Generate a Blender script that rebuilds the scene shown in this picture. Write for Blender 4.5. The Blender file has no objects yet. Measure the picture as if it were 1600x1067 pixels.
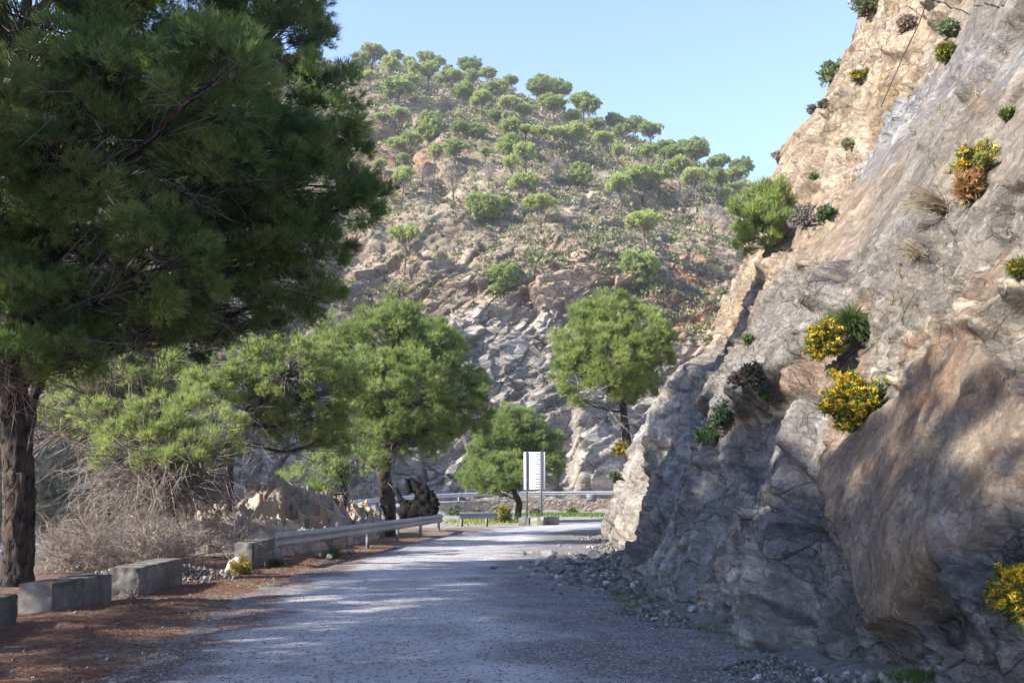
import bpy, math
import numpy as np
from mathutils import Vector

# ------------------------------------------------------------------ camera, sky, sun
SC = bpy.context.scene
FPX = 1500.0
HORIZON = 775.0
PITCH = math.atan((HORIZON - 533.5) / FPX)
CAMZ = 1.6
cam_d = bpy.data.cameras.new('camera')
cam = bpy.data.objects.new('camera', cam_d)
SC.collection.objects.link(cam)
cam.location = (0, 0, CAMZ)
cam.rotation_euler = (math.radians(90) + PITCH, 0, 0)
cam_d.sensor_width = 36.0
cam_d.lens = FPX / 1600.0 * 36.0
cam_d.clip_start = 0.1
cam_d.clip_end = 5000
SC.camera = cam

SUN_AZ = math.radians(-115)      # from +Y (view direction), negative = left
SUN_EL = math.radians(31)
wd = bpy.data.worlds.new('World'); SC.world = wd; wd.use_nodes = True
nt = wd.node_tree
sky = nt.nodes.new('ShaderNodeTexSky'); sky.sky_type = 'NISHITA'; sky.sun_disc = False
sky.sun_elevation = SUN_EL
sky.sun_rotation = SUN_AZ
sky.air_density = 1.1; sky.dust_density = 0.2; sky.ozone_density = 5.0; sky.altitude = 100
bg = nt.nodes['Background']; bg.inputs['Strength'].default_value = 0.12
tint = nt.nodes.new('ShaderNodeVectorMath'); tint.operation = 'MULTIPLY'; tint.inputs[1].default_value = (1.10, .94, .97)   # camera white balance on the sky
nt.links.new(sky.outputs[0], tint.inputs[0]); nt.links.new(tint.outputs[0], bg.inputs['Color'])
sl = bpy.data.lights.new('sun', 'SUN'); so = bpy.data.objects.new('sun', sl); SC.collection.objects.link(so)
sl.energy = 3.7; sl.angle = math.radians(0.55); sl.color = (1.0, 0.93, 0.84)
sd = Vector((math.sin(SUN_AZ) * math.cos(SUN_EL), math.cos(SUN_AZ) * math.cos(SUN_EL), math.sin(SUN_EL)))
so.rotation_euler = sd.to_track_quat('Z', 'Y').to_euler()
so.location = (-60, -20, 60)
SC.view_settings.view_transform = 'Standard'
SC.view_settings.look = 'None'
SC.view_settings.exposure = 1.88
SC.view_settings.gamma = 1.0
SC.cycles.max_bounces = 5
SC.cycles.diffuse_bounces = 3
SC.cycles.transparent_max_bounces = 4

# ------------------------------------------------------------------ helpers
CP, SP = math.cos(PITCH), math.sin(PITCH)
def at(px, py, Y):
    """world point seen at photo pixel (px,py) at forward distance Y"""
    a = (px - 800.0) / FPX; b = (533.5 - py) / FPX
    dy = CP - b * SP; dz = SP + b * CP
    return np.array([a * Y / dy, Y, CAMZ + dz * Y / dy])
def gnd(px, py, z=0.0):
    a = (px - 800.0) / FPX; b = (533.5 - py) / FPX
    dy = CP - b * SP; dz = SP + b * CP
    t = (z - CAMZ) / dz
    return np.array([a * t, dy * t, z])
def proj(P):
    x = P[..., 0]; y = P[..., 1]; z = P[..., 2] - CAMZ
    d = y * CP + z * SP
    u = -y * SP + z * CP
    d = np.where(np.abs(d) < 1e-3, 1e-3, d)
    return 800 + FPX * x / d, 533.5 - FPX * u / d, d
def ss(a, b, x):
    t = np.clip((x - a) / (b - a), 0, 1); return t * t * (3 - 2 * t)
R = np.random.default_rng

def _h(ix, iy, iz, seed):
    h = (ix.astype(np.int64) * 73856093) ^ (iy.astype(np.int64) * 19349663) ^ (iz.astype(np.int64) * 83492791) ^ (seed * 2654435761)
    h &= 0xffffffff
    h = (h ^ (h >> 15)) * 2246822519 & 0xffffffff
    h = (h ^ (h >> 13)) * 3266489917 & 0xffffffff
    return (h ^ (h >> 16)) & 0xffffffff
def hf(ix, iy, iz, seed):
    return _h(ix, iy, iz, seed).astype(np.float64) / 4294967295.0
def vnoise(P, seed=0):
    """value noise in -1..1"""
    I = np.floor(P).astype(np.int64); F = P - I; F = F * F * (3 - 2 * F)
    ix, iy, iz = I[..., 0], I[..., 1], I[..., 2]; fx, fy, fz = F[..., 0], F[..., 1], F[..., 2]
    def c(a, b, d): return hf(ix + a, iy + b, iz + d, seed)
    x00 = c(0,0,0) * (1 - fx) + c(1,0,0) * fx; x10 = c(0,1,0) * (1 - fx) + c(1,1,0) * fx
    x01 = c(0,0,1) * (1 - fx) + c(1,0,1) * fx; x11 = c(0,1,1) * (1 - fx) + c(1,1,1) * fx
    return ((x00 * (1 - fy) + x10 * fy) * (1 - fz) + (x01 * (1 - fy) + x11 * fy) * fz) * 2 - 1
def fbm(P, octv=4, seed=0, gain=0.5):
    v = 0; a = 1; s = 0
    for k in range(octv):
        v = v + a * vnoise(P * (2.03 ** k) + 17.3 * k, seed + k); s += a; a *= gain
    return v / s
def facet(P, seed=0, tilt=1.0, k=75.0):
    """broken-rock noise: tilted plane per cell, cells joined by short steep ramps. returns value, cell id 0..1, edge distance"""
    sh = P.shape[:-1]; P = P.reshape(-1, 3)
    I = np.floor(P).astype(np.int64)
    best = np.full(len(P), 1e9); sec = np.full(len(P), 1e9)
    num = np.zeros(len(P)); den = np.zeros(len(P)); cid = np.zeros(len(P))
    for a in (-1, 0, 1):
        for b in (-1, 0, 1):
            for c in (-1, 0, 1):
                jx, jy, jz = I[:, 0] + a, I[:, 1] + b, I[:, 2] + c
                h1 = _h(jx, jy, jz, seed)
                cx = jx + (h1 & 1023) / 1023.0; cy = jy + ((h1 >> 10) & 1023) / 1023.0; cz = jz + ((h1 >> 20) & 1023) / 1023.0
                dx, dy, dz = P[:, 0] - cx, P[:, 1] - cy, P[:, 2] - cz
                d = dx * dx + dy * dy + dz * dz
                m = d < best
                sec = np.where(m, best, np.minimum(sec, d))
                h2 = _h(jx, jy, jz, seed + 77)
                gx = (h2 & 1023) / 511.5 - 1; gy = ((h2 >> 10) & 1023) / 511.5 - 1; gz = ((h2 >> 20) & 1023) / 511.5 - 1
                id_ = ((h1 ^ h2) & 4095) / 4095.0
                v = (id_ - 0.5) * 1.2 + tilt * (dx * gx + dy * gy + dz * gz)
                w = np.exp(-k * np.minimum(d, 9)); num += w * v; den += w
                cid[m] = id_[m]; best[m] = d[m]
    e = np.sqrt(sec) - np.sqrt(best)
    return (num / np.maximum(den, 1e-300)).reshape(sh), cid.reshape(sh), e.reshape(sh)

def mesh_np(name, V, F, mat=None, parent=None, col=None, smooth=False, fcol=None, matidx=None, frac=None):
    V = np.asarray(V, dtype=np.float32).reshape(-1, 3); F = np.asarray(F, dtype=np.int32)
    me = bpy.data.meshes.new(name)
    me.vertices.add(len(V)); me.vertices.foreach_set('co', V.ravel())
    k = F.shape[1]
    me.loops.add(F.size); me.loops.foreach_set('vertex_index', F.ravel())
    me.polygons.add(len(F)); me.polygons.foreach_set('loop_start', np.arange(0, F.size, k, dtype=np.int32))
    if smooth: me.polygons.foreach_set('use_smooth', np.ones(len(F), dtype=bool))
    if matidx is not None: me.polygons.foreach_set('material_index', np.asarray(matidx, dtype=np.int32))
    me.update(calc_edges=True)
    if col is not None:
        ca = me.attributes.new('Col', 'FLOAT_COLOR', 'POINT')
        c4 = np.ones((len(V), 4), dtype=np.float32); c4[:, :3] = col
        ca.data.foreach_set('color', c4.ravel())
    if frac is not None:
        fa = me.attributes.new('frac', 'FLOAT', 'POINT'); fa.data.foreach_set('value', np.asarray(frac, dtype=np.float32).ravel())
    o = bpy.data.objects.new(name, me); SC.collection.objects.link(o)
    if mat is not None:
        for m in (mat if isinstance(mat, (list, tuple)) else [mat]): me.materials.append(m)
    if parent is not None: o.parent = parent
    return o
def grid_faces(n, m):
    i = np.arange(n - 1)[:, None] * m + np.arange(m - 1)[None, :]
    i = i.ravel()
    return np.stack([i, i + 1, i + m + 1, i + m], 1)
def empty(name, loc=(0, 0, 0)):
    o = bpy.data.objects.new(name, None); SC.collection.objects.link(o); o.location = loc
    o.empty_display_size = 0.2
    return o
def tag(o, label=None, cat=None, group=None, kind=None):
    if label: o['label'] = label
    if cat: o['category'] = cat
    if group: o['group'] = group
    if kind: o['kind'] = kind
    return o

class MB:
    """collects triangles/quads (quads) with colours"""
    def __init__(s): s.V = []; s.F = []; s.C = []; s.n = 0; s.M = []
    def add(s, V, F, col=(1, 1, 1), mi=0):
        V = np.asarray(V, float).reshape(-1, 3); F = np.asarray(F, int)
        if F.shape[1] == 3: F = np.concatenate([F, F[:, 2:3]], 1) if False else F
        s.V.append(V); s.F.append(F + s.n); s.n += len(V)
        c = np.asarray(col, float)
        s.C.append(np.broadcast_to(c, (len(V), 3)) if c.ndim == 1 else c)
        s.M.append(np.full(len(F), mi))
    def box(s, lo, hi, col=(1, 1, 1), M=None, mi=0, bev=0.0):
        lo = np.array(lo, float); hi = np.array(hi, float)
        V = np.array([[x, y, z] for z in (0, 1) for y in (0, 1) for x in (0, 1)], float) * (hi - lo) + lo
        if M is not None: V = V @ np.array(M)[:3, :3].T + np.array(M)[:3, 3]
        s.add(V, [[0, 2, 3, 1], [4, 5, 7, 6], [0, 1, 5, 4], [2, 6, 7, 3], [0, 4, 6, 2], [1, 3, 7, 5]], col, mi)
    def build(s, name, mat=None, parent=None, smooth=False):
        V = np.concatenate(s.V); C = np.concatenate(s.C)
        ks = {f.shape[1] for f in s.F}
        if len(ks) == 2:
            Fs = []
            for f, m in zip(s.F, s.M):
                Fs.append(f if f.shape[1] == 3 else np.concatenate([f[:, [0, 1, 2]], f[:, [0, 2, 3]]]))
            F = np.concatenate(Fs); mi = None
        else:
            F = np.concatenate(s.F); mi = np.concatenate(s.M)
        return mesh_np(name, V, F, mat, parent, C, smooth, None, mi)

def tube(path, rad, k=7, close=True):
    """one tapered tube along a polyline -> V, quads"""
    P = np.asarray(path, float); n = len(P); rad = np.broadcast_to(np.asarray(rad, float), (n,))
    T = np.gradient(P, axis=0); T /= np.linalg.norm(T, axis=1)[:, None] + 1e-9
    ref = np.where(np.abs(T[:, 2:3]) > 0.9, np.array([[1., 0, 0]]), np.array([[0., 0, 1]]))
    A = np.cross(T, ref); A /= np.linalg.norm(A, axis=1)[:, None] + 1e-9
    for i in range(1, n):
        a = A[i - 1] - T[i] * np.dot(A[i - 1], T[i]); A[i] = a / (np.linalg.norm(a) + 1e-9)
    B = np.cross(T, A)
    th = np.linspace(0, 2 * np.pi, k, endpoint=False)
    V = P[:, None] + rad[:, None, None] * (A[:, None] * np.cos(th)[None, :, None] + B[:, None] * np.sin(th)[None, :, None])
    i = np.arange(n - 1)[:, None] * k; j = np.arange(k)[None]; j2 = (j + 1) % k
    F = np.stack([i + j, i + j2, i + k + j2, i + k + j], -1).reshape(-1, 4)
    V = V.reshape(-1, 3)
    if close:
        b = len(V); V = np.concatenate([V, P[:1], P[-1:]])
        F0 = np.stack([np.full(k, b), j2[0], j[0], j[0]], 1); o = (n - 1) * k
        F1 = np.stack([np.full(k, b + 1), o + j[0], o + j2[0], o + j2[0]], 1)
        # degenerate quads avoided: emit end caps as quads of pairs when k is even
        if k % 2 == 0:
            q = np.arange(0, k, 2)
            F0 = np.stack([np.full(k // 2, b), (q + 2) % k, q + 1, q], 1)
            F1 = np.stack([np.full(k // 2, b + 1), o + q, o + q + 1, o + (q + 2) % k], 1)
            F = np.concatenate([F, F0, F1])
        else:
            V = V[:b]
    return V, F
def segs(P0, P1, r0, r1, k=3):
    """batch of straight tapered prisms -> V, quads"""
    P0 = np.asarray(P0, float); P1 = np.asarray(P1, float); n = len(P0)
    T = P1 - P0; T /= np.linalg.norm(T, axis=1)[:, None] + 1e-9
    ref = np.where(np.abs(T[:, 2:3]) > 0.9, np.array([[1., 0, 0]]), np.array([[0., 0, 1]]))
    A = np.cross(T, ref); A /= np.linalg.norm(A, axis=1)[:, None] + 1e-9; B = np.cross(T, A)
    th = np.linspace(0, 2 * np.pi, k, endpoint=False)
    ring = A[:, None] * np.cos(th)[None, :, None] + B[:, None] * np.sin(th)[None, :, None]
    r0 = np.broadcast_to(r0, (n,))[:, None, None]; r1 = np.broadcast_to(r1, (n,))[:, None, None]
    V = np.concatenate([P0[:, None] + ring * r0, P1[:, None] + ring * r1], 1)
    base = (np.arange(n) * 2 * k)[:, None]; j = np.arange(k)[None]; j2 = (j + 1) % k
    F = np.stack([base + j, base + j2, base + k + j2, base + k + j], -1).reshape(-1, 4)
    return V.reshape(-1, 3), F
def norm(v): return v / (np.linalg.norm(v, axis=-1, keepdims=True) + 1e-9)
def rdir(n, rng):
    return norm(rng.normal(size=(n, 3)))

# ------------------------------------------------------------------ materials
def mat_new(name):
    m = bpy.data.materials.new(name); m.use_nodes = True
    return m, m.node_tree, m.node_tree.nodes['Principled BSDF']
def N(nt, typ, **kw):
    n = nt.nodes.new(typ)
    for k, v in kw.items():
        if k.startswith('i_'): n.inputs[k[2:].replace('_', ' ')].default_value = v
        else: setattr(n, k, v)
    return n
def vmat(name, rough=0.85, noise=((6.0, 0.35),), bump=((20.0, 0.3, 0.02),), spec=0.3, trans=0.0, musg=None, metallic=0.0, speck=None, attr=True, base=(1,1,1)):
    """material from the vertex colour x several object-space noises, with bump layers (scale, strength, distance)"""
    m, nt, b = mat_new(name); L = nt.links
    tc = N(nt, 'ShaderNodeTexCoord')
    if attr:
        a = N(nt, 'ShaderNodeAttribute', attribute_name='Col'); col = a.outputs['Color']
    else:
        a = N(nt, 'ShaderNodeRGB'); a.outputs[0].default_value = (*base, 1); col = a.outputs[0]
    for sc, amt in noise:
        n = N(nt, 'ShaderNodeTexNoise'); n.inputs['Scale'].default_value = sc; n.inputs['Detail'].default_value = 6; n.inputs['Roughness'].default_value = 0.65
        L.new(tc.outputs['Object'], n.inputs['Vector'])
        mr = N(nt, 'ShaderNodeMapRange'); mr.inputs['From Min'].default_value = 0.3; mr.inputs['From Max'].default_value = 0.7
        mr.inputs['To Min'].default_value = 1 - amt; mr.inputs['To Max'].default_value = 1 + amt
        L.new(n.outputs['Fac'], mr.inputs['Value'])
        mx = N(nt, 'ShaderNodeVectorMath', operation='SCALE'); L.new(col, mx.inputs[0]); L.new(mr.outputs[0], mx.inputs['Scale']); col = mx.outputs[0]
    if speck:
        for sc, th, c in speck:
            v = N(nt, 'ShaderNodeTexVoronoi'); v.inputs['Scale'].default_value = sc
            L.new(tc.outputs['Object'], v.inputs['Vector'])
            sep = N(nt, 'ShaderNodeSeparateColor'); L.new(v.outputs['Color'], sep.inputs[0])
            gt = N(nt, 'ShaderNodeMath', operation='GREATER_THAN'); gt.inputs[1].default_value = th; L.new(sep.outputs[0], gt.inputs[0])
            mx = N(nt, 'ShaderNodeMix', data_type='RGBA'); L.new(gt.outputs[0], mx.inputs['Factor']); L.new(col, mx.inputs['A']); mx.inputs['B'].default_value = (*c, 1)
            col = mx.outputs['Result']
    L.new(col, b.inputs['Base Color'])
    b.inputs['Roughness'].default_value = rough
    b.inputs['Specular IOR Level'].default_value = spec
    b.inputs['Metallic'].default_value = metallic
    prev = None
    for bb in bump:
        sc, st, dist = bb[:3]
        if len(bb) > 3 and bb[3] == 'v':
            n = N(nt, 'ShaderNodeTexVoronoi'); n.inputs['Scale'].default_value = sc; out = n.outputs['Distance']
        else:
            n = N(nt, 'ShaderNodeTexNoise'); n.inputs['Scale'].default_value = sc; n.inputs['Detail'].default_value = 5; n.inputs['Roughness'].default_value = 0.6; out = n.outputs['Fac']
        L.new(tc.outputs['Object'], n.inputs['Vector'])
        bn = N(nt, 'ShaderNodeBump'); bn.inputs['Strength'].default_value = st; bn.inputs['Distance'].default_value = dist
        L.new(out, bn.inputs['Height'])
        if prev: L.new(prev, bn.inputs['Normal'])
        prev = bn.outputs[0]
    if prev: L.new(prev, b.inputs['Normal'])
    if trans > 0:
        out = nt.nodes['Material Output']
        tr = N(nt, 'ShaderNodeBsdfTranslucent'); L.new(col, tr.inputs['Color'])
        ms = N(nt, 'ShaderNodeMixShader'); ms.inputs[0].default_value = trans
        L.new(b.outputs[0], ms.inputs[1]); L.new(tr.outputs[0], ms.inputs[2]); L.new(ms.outputs[0], out.inputs['Surface'])
    return m
M = {}
M['ground'] = vmat('ground', 0.95, ((1.2, .22), (9., .35), (50., .55)), ((12., .6, .05), (70., .8, .015)), speck=None)
def rockmat(name, scales, noise, bumps, rot=(0.5, -0.9, 0.3), stretch=(0.85, 1.0, 1.0), fleck=None, use_frac=True):
    """fractured rock: nested cracks and tinted blocks in stretched bedding coordinates over the vertex colour"""
    m, nt, b = mat_new(name); L = nt.links
    tc = N(nt, 'ShaderNodeTexCoord'); a = N(nt, 'ShaderNodeAttribute', attribute_name='Col'); col = a.outputs['Color']
    wn = N(nt, 'ShaderNodeTexNoise'); wn.inputs['Scale'].default_value = scales[0][0] * 1.1; wn.inputs['Detail'].default_value = 4; L.new(tc.outputs['Object'], wn.inputs['Vector'])
    sub = N(nt, 'ShaderNodeVectorMath', operation='SUBTRACT'); L.new(wn.outputs['Color'], sub.inputs[0]); sub.inputs[1].default_value = (.5, .5, .5)
    sc_ = N(nt, 'ShaderNodeVectorMath', operation='SCALE'); L.new(sub.outputs[0], sc_.inputs[0]); sc_.inputs['Scale'].default_value = .45 / scales[0][0]
    ad = N(nt, 'ShaderNodeVectorMath', operation='ADD'); L.new(tc.outputs['Object'], ad.inputs[0]); L.new(sc_.outputs[0], ad.inputs[1])
    mp = N(nt, 'ShaderNodeMapping'); mp.inputs['Rotation'].default_value = rot; mp.inputs['Scale'].default_value = stretch; L.new(ad.outputs[0], mp.inputs['Vector'])
    heights = []
    for sc, tint, crack, width, depth in scales:
        v = N(nt, 'ShaderNodeTexVoronoi', feature='DISTANCE_TO_EDGE'); v.inputs['Scale'].default_value = sc; L.new(mp.outputs[0], v.inputs['Vector'])
        c = N(nt, 'ShaderNodeTexVoronoi'); c.inputs['Scale'].default_value = sc; L.new(mp.outputs[0], c.inputs['Vector'])
        # cracks come and go
        gn = N(nt, 'ShaderNodeTexNoise'); gn.inputs['Scale'].default_value = sc * .6; gn.inputs['Detail'].default_value = 3; L.new(ad.outputs[0], gn.inputs['Vector'])
        wm = N(nt, 'ShaderNodeMapRange'); wm.inputs['From Min'].default_value = .42; wm.inputs['From Max'].default_value = .62; wm.inputs['To Min'].default_value = .0005; wm.inputs['To Max'].default_value = width; L.new(gn.outputs['Fac'], wm.inputs['Value'])
        mr = N(nt, 'ShaderNodeMapRange'); mr.inputs['From Min'].default_value = 0; L.new(wm.outputs[0], mr.inputs['From Max']); mr.inputs['To Min'].default_value = 1 - crack; mr.inputs['To Max'].default_value = 1; L.new(v.outputs['Distance'], mr.inputs['Value'])
        fa = N(nt, 'ShaderNodeAttribute', attribute_name='frac')
        if not use_frac:
            fa = type('o', (), {})(); vv = N(nt, 'ShaderNodeValue'); vv.outputs[0].default_value = 1.0; fa.outputs = {'Fac': vv.outputs[0]}
        fm = N(nt, 'ShaderNodeMix', data_type='FLOAT'); L.new(fa.outputs['Fac'], fm.inputs['Factor']); fm.inputs['A'].default_value = 1.0; L.new(mr.outputs[0], fm.inputs['B']); mr = fm
        sp = N(nt, 'ShaderNodeSeparateColor'); L.new(c.outputs['Color'], sp.inputs[0])
        tr = N(nt, 'ShaderNodeMapRange'); tr.inputs['To Min'].default_value = 1 - tint; tr.inputs['To Max'].default_value = 1 + tint; L.new(sp.outputs[0], tr.inputs['Value'])
        mu = N(nt, 'ShaderNodeMath', operation='MULTIPLY'); L.new(mr.outputs[0], mu.inputs[0]); L.new(tr.outputs[0], mu.inputs[1])
        mx = N(nt, 'ShaderNodeVectorMath', operation='SCALE'); L.new(col, mx.inputs[0]); L.new(mu.outputs[0], mx.inputs['Scale']); col = mx.outputs[0]
        # height: crack groove + block level + plane
        h1 = N(nt, 'ShaderNodeMath', operation='MULTIPLY_ADD'); L.new(sp.outputs[1], h1.inputs[0]); sg = N(nt, 'ShaderNodeMath', operation='MULTIPLY'); L.new(fa.outputs['Fac'], sg.inputs[0]); sg.inputs[1].default_value = .8; L.new(sg.outputs[0], h1.inputs[1]); L.new(mr.outputs[0], h1.inputs[2])
        heights.append((h1.outputs[0], depth))
    for sc, amt in noise:
        n = N(nt, 'ShaderNodeTexNoise'); n.inputs['Scale'].default_value = sc; n.inputs['Detail'].default_value = 6; n.inputs['Roughness'].default_value = 0.7
        L.new(mp.outputs[0] if sc > 3 else tc.outputs['Object'], n.inputs['Vector'])
        mr = N(nt, 'ShaderNodeMapRange'); mr.inputs['From Min'].default_value = 0.3; mr.inputs['From Max'].default_value = 0.7
        mr.inputs['To Min'].default_value = 1 - amt; mr.inputs['To Max'].default_value = 1 + amt; L.new(n.outputs['Fac'], mr.inputs['Value'])
        mx = N(nt, 'ShaderNodeVectorMath', operation='SCALE'); L.new(col, mx.inputs[0]); L.new(mr.outputs[0], mx.inputs['Scale']); col = mx.outputs[0]
    if fleck:
        for sc, lo, hi, c, amt in fleck:
            n = N(nt, 'ShaderNodeTexNoise'); n.inputs['Scale'].default_value = sc; n.inputs['Detail'].default_value = 5; n.inputs['Roughness'].default_value = .7; L.new(mp.outputs[0], n.inputs['Vector'])
            mr = N(nt, 'ShaderNodeMapRange'); mr.inputs['From Min'].default_value = lo; mr.inputs['From Max'].default_value = hi; mr.inputs['To Max'].default_value = amt; L.new(n.outputs['Fac'], mr.inputs['Value'])
            mx = N(nt, 'ShaderNodeMix', data_type='RGBA'); L.new(mr.outputs[0], mx.inputs['Factor']); L.new(col, mx.inputs['A']); mx.inputs['B'].default_value = (*c, 1); col = mx.outputs['Result']
    L.new(col, b.inputs['Base Color']); b.inputs['Roughness'].default_value = .8; b.inputs['Specular IOR Level'].default_value = .3
    prev = None
    for h, dist in heights:
        bn = N(nt, 'ShaderNodeBump'); bn.inputs['Strength'].default_value = 1.0; bn.inputs['Distance'].default_value = dist; L.new(h, bn.inputs['Height'])
        if prev: L.new(prev, bn.inputs['Normal'])
        prev = bn.outputs[0]
    for sc, st, dist in bumps:
        n = N(nt, 'ShaderNodeTexNoise'); n.inputs['Scale'].default_value = sc; n.inputs['Detail'].default_value = 6; n.inputs['Roughness'].default_value = .65; L.new(mp.outputs[0], n.inputs['Vector'])
        bn = N(nt, 'ShaderNodeBump'); bn.inputs['Strength'].default_value = st; bn.inputs['Distance'].default_value = dist; L.new(n.outputs['Fac'], bn.inputs['Height'])
        if prev: L.new(prev, bn.inputs['Normal'])
        prev = bn.outputs[0]
    L.new(prev, b.inputs['Normal'])
    return m
M['rock'] = rockmat('rock', ((1.0, .16, .5, .022, .06), (3.6, .2, .38, .028, .028), (12., .2, .28, .04, .010)), ((.9, .15), (6., .25), (30., .3)), ((3.5, .8, .08), (18., 1., .04), (70., .9, .014)), fleck=((5., .60, .68, (.40, .37, .33), .55), (2.2, .60, .70, (.20, .11, .06), .2), (9., .62, .68, (.05, .05, .055), .5)))
M['hillrock'] = rockmat('hillrock', ((.16, .14, .55, .03, .5), (.55, .2, .5, .04, .2), (1.7, .2, .4, .05, .06)), ((.25, .18), (1.6, .22), (6., .25)), ((.8, 1., .6), (3.5, .9, .2)), rot=(.6, .7, .2), stretch=(.5, .8, 1.2), fleck=((1.1, .60, .70, (.38, .35, .31), .5), (.5, .60, .72, (.22, .11, .06), .4)))
M['road'] = vmat('road', 0.8, ((0.5, .12), (4., .15), (22., .28), (75., .5)), ((80., 1., .02), (30., .7, .02)), spec=0.35, speck=((55., .86, (.42, .42, .44)), (38., .93, (.05, .05, .055))))
M['asphalt'] = vmat('highway asphalt', 0.8, ((.5, .1), (30., .15)), ((60., .5, .01),))
M['needle'] = vmat('pine needles', 0.5, (), (), spec=0.4, trans=0.48)
M['leaf'] = vmat('leaves', 0.6, (), (), spec=0.3, trans=0.25)
M['flower'] = vmat('petals', 0.6, (), (), spec=0.2, trans=0.3)
M['bark'] = vmat('bark', 0.95, ((8., .35), (40., .4)), ((14., 1., .05), (50., .9, .02)), spec=0.15)
M['bark'] = rockmat('bark', ((7., .3, .75, .12, .035),), ((3., .25), (20., .35)), ((9., .9, .03), (40., .8, .01)), rot=(0, 0, 0), stretch=(1, 1, .32), fleck=((10., .58, .68, (.11, .062, .042), .4),), use_frac=False)
M['char'] = vmat('charred wood', .9, ((6., .4),), ((12., .8, .04),), spec=.2)
M['twig'] = vmat('dead twigs', 0.9, ((10., .2),), (), spec=0.15)
M['concrete'] = vmat('concrete', 0.9, ((1.5, .2), (9., .25), (60., .15)), ((12., .5, .02), (80., .5, .005)))
M['steel'] = vmat('galvanised steel', 0.6, ((3., .2), (25., .15)), ((30., .2, .003),), metallic=0.25)
M['alu'] = vmat('white aluminium', 0.45, ((4., .06),), (), spec=0.4)
M['stone'] = vmat('stones', 0.85, ((4., .2), (25., .2)), ((15., .5, .02), (60., .5, .008)))
M['cable'] = vmat('black cable', 0.6, (), ())
# ------------------------------------------------------------------ road, highway and terrain
CL = np.array([(-.2, -30), (-.25, -10), (-.3, 2), (-.4, 8.4), (-1.0, 13), (-1.6, 18.5), (-1.35, 22), (-.75, 28), (-.15, 36), (1.0, 44), (3.5, 52), (8, 60), (17, 67), (31, 72), (60, 76)], float)
HW = np.array([(110, 92, 1.6), (60, 99, 1.4), (25, 98, 1.3), (8, 96, 1.2), (-6, 92, 1.1), (-14, 84, .7), (-19.2, 72, .1), (-24, 60, -.7), (-27, 50, -1.4), (-29, 38, -2.2), (-31, 20, -3), (-33, 0, -3.5), (-34, -30, -4)], float)
def resample(P, n):
    """Catmull-like smooth resample"""
    P = np.asarray(P, float); d = np.r_[0, np.cumsum(np.linalg.norm(np.diff(P, axis=0), axis=1))]
    s = np.linspace(0, d[-1], n * 3)
    Q = np.stack([np.interp(s, d, P[:, k]) for k in range(P.shape[1])], 1)
    w = max(3, int(n * 3 / len(P) * 0.9)) | 1
    ker = np.hanning(w + 2)[1:-1]; ker /= ker.sum(); pad = w // 2
    Qp = np.concatenate([Q[:1] + (Q[:1] - Q[1:pad + 1][::-1]), Q, Q[-1:] + (Q[-1:] - Q[-pad - 1:-1][::-1])])
    Q = np.stack([np.convolve(Qp[:, k], ker, 'valid') for k in range(P.shape[1])], 1)
    return Q[::3]
CLs = resample(CL, 220); HWs = resample(HW, 260)
def poly_dist(X, Y, P):
    """distance to polyline, signed side (positive = left of travel), index"""
    sh = X.shape; X = X.ravel(); Y = Y.ravel()
    best = np.full(X.shape, 1e9); side = np.zeros_like(best); idx = np.zeros(X.shape)
    for i in range(len(P) - 1):
        ax, ay = P[i, :2]; bx, by = P[i + 1, :2]
        ex, ey = bx - ax, by - ay; L2 = ex * ex + ey * ey
        t = np.clip(((X - ax) * ex + (Y - ay) * ey) / L2, 0, 1)
        dx, dy = X - (ax + t * ex), Y - (ay + t * ey)
        d = dx * dx + dy * dy; m = d < best
        best[m] = d[m]; side[m] = (ex * dy - ey * dx)[m]; idx[m] = (i + t)[m]
    return np.sqrt(best).reshape(sh), side.reshape(sh), idx.reshape(sh)
def HALF(Y): return np.interp(Y, [0, 9, 21, 30, 60], [2.85, 2.95, 3.0, 3.05, 3.2])
CLc = CLs[::4]; HWc = HWs[::4]
def ground_h(X, Y, fine=True):
    dr, sr, _ = poly_dist(X, Y, CLc)
    dh, sh_, ih = poly_dist(X, Y, HWc)
    left = sr > 0
    u = np.where(left, dr - 3.2, 0)
    # verge on the left stays level ~4-5 m (wider by the far rocks), then drops to the valley with the highway
    edge = np.interp(Y, [0, 15, 22, 30, 42, 55, 62], [5.2, 5.6, 4.6, 4.5, 3.5, 7, 12])
    drop = ss(edge, edge + 9, u) * np.interp(Y, [0, 20, 40, 58, 75], [4.2, 3.6, 2.6, .9, 0])
    drop = np.where(left & (Y < 80), drop, 0)
    h = -drop
    zh = np.interp(ih, np.arange(len(HWc)), HWc[:, 2])
    outer = sh_ < 0           # hill side
    w = np.where(outer, 1.0, 1 - ss(4.7, np.interp(Y, [60, 85], [11, 5.6]), dh))
    h = h * (1 - w) + (zh - .02) * w
    # cliff side verge rises gently under the rubble
    rr = np.where(~left, dr - 3.0, 0)
    h = h + np.where(~left & (Y < 48), ss(0.3, 2.5, rr) * np.interp(Y, [0, 6, 10, 20, 45], [.3, .45, .25, .18, .3]), 0)
    if fine:
        P = np.stack([X, Y, np.zeros_like(X)], -1)
        off = ss(0.15, 1.2, dr - HALF(Y)) * (1 - w * (dh < 4.6))
        h = h + off * (0.10 * fbm(P * 0.45, 3, 5) + 0.035 * fbm(P * 2.2, 3, 6))
        h = h - 0.03 * (1 - off)
    return h, dr, sr, dh, w

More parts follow.
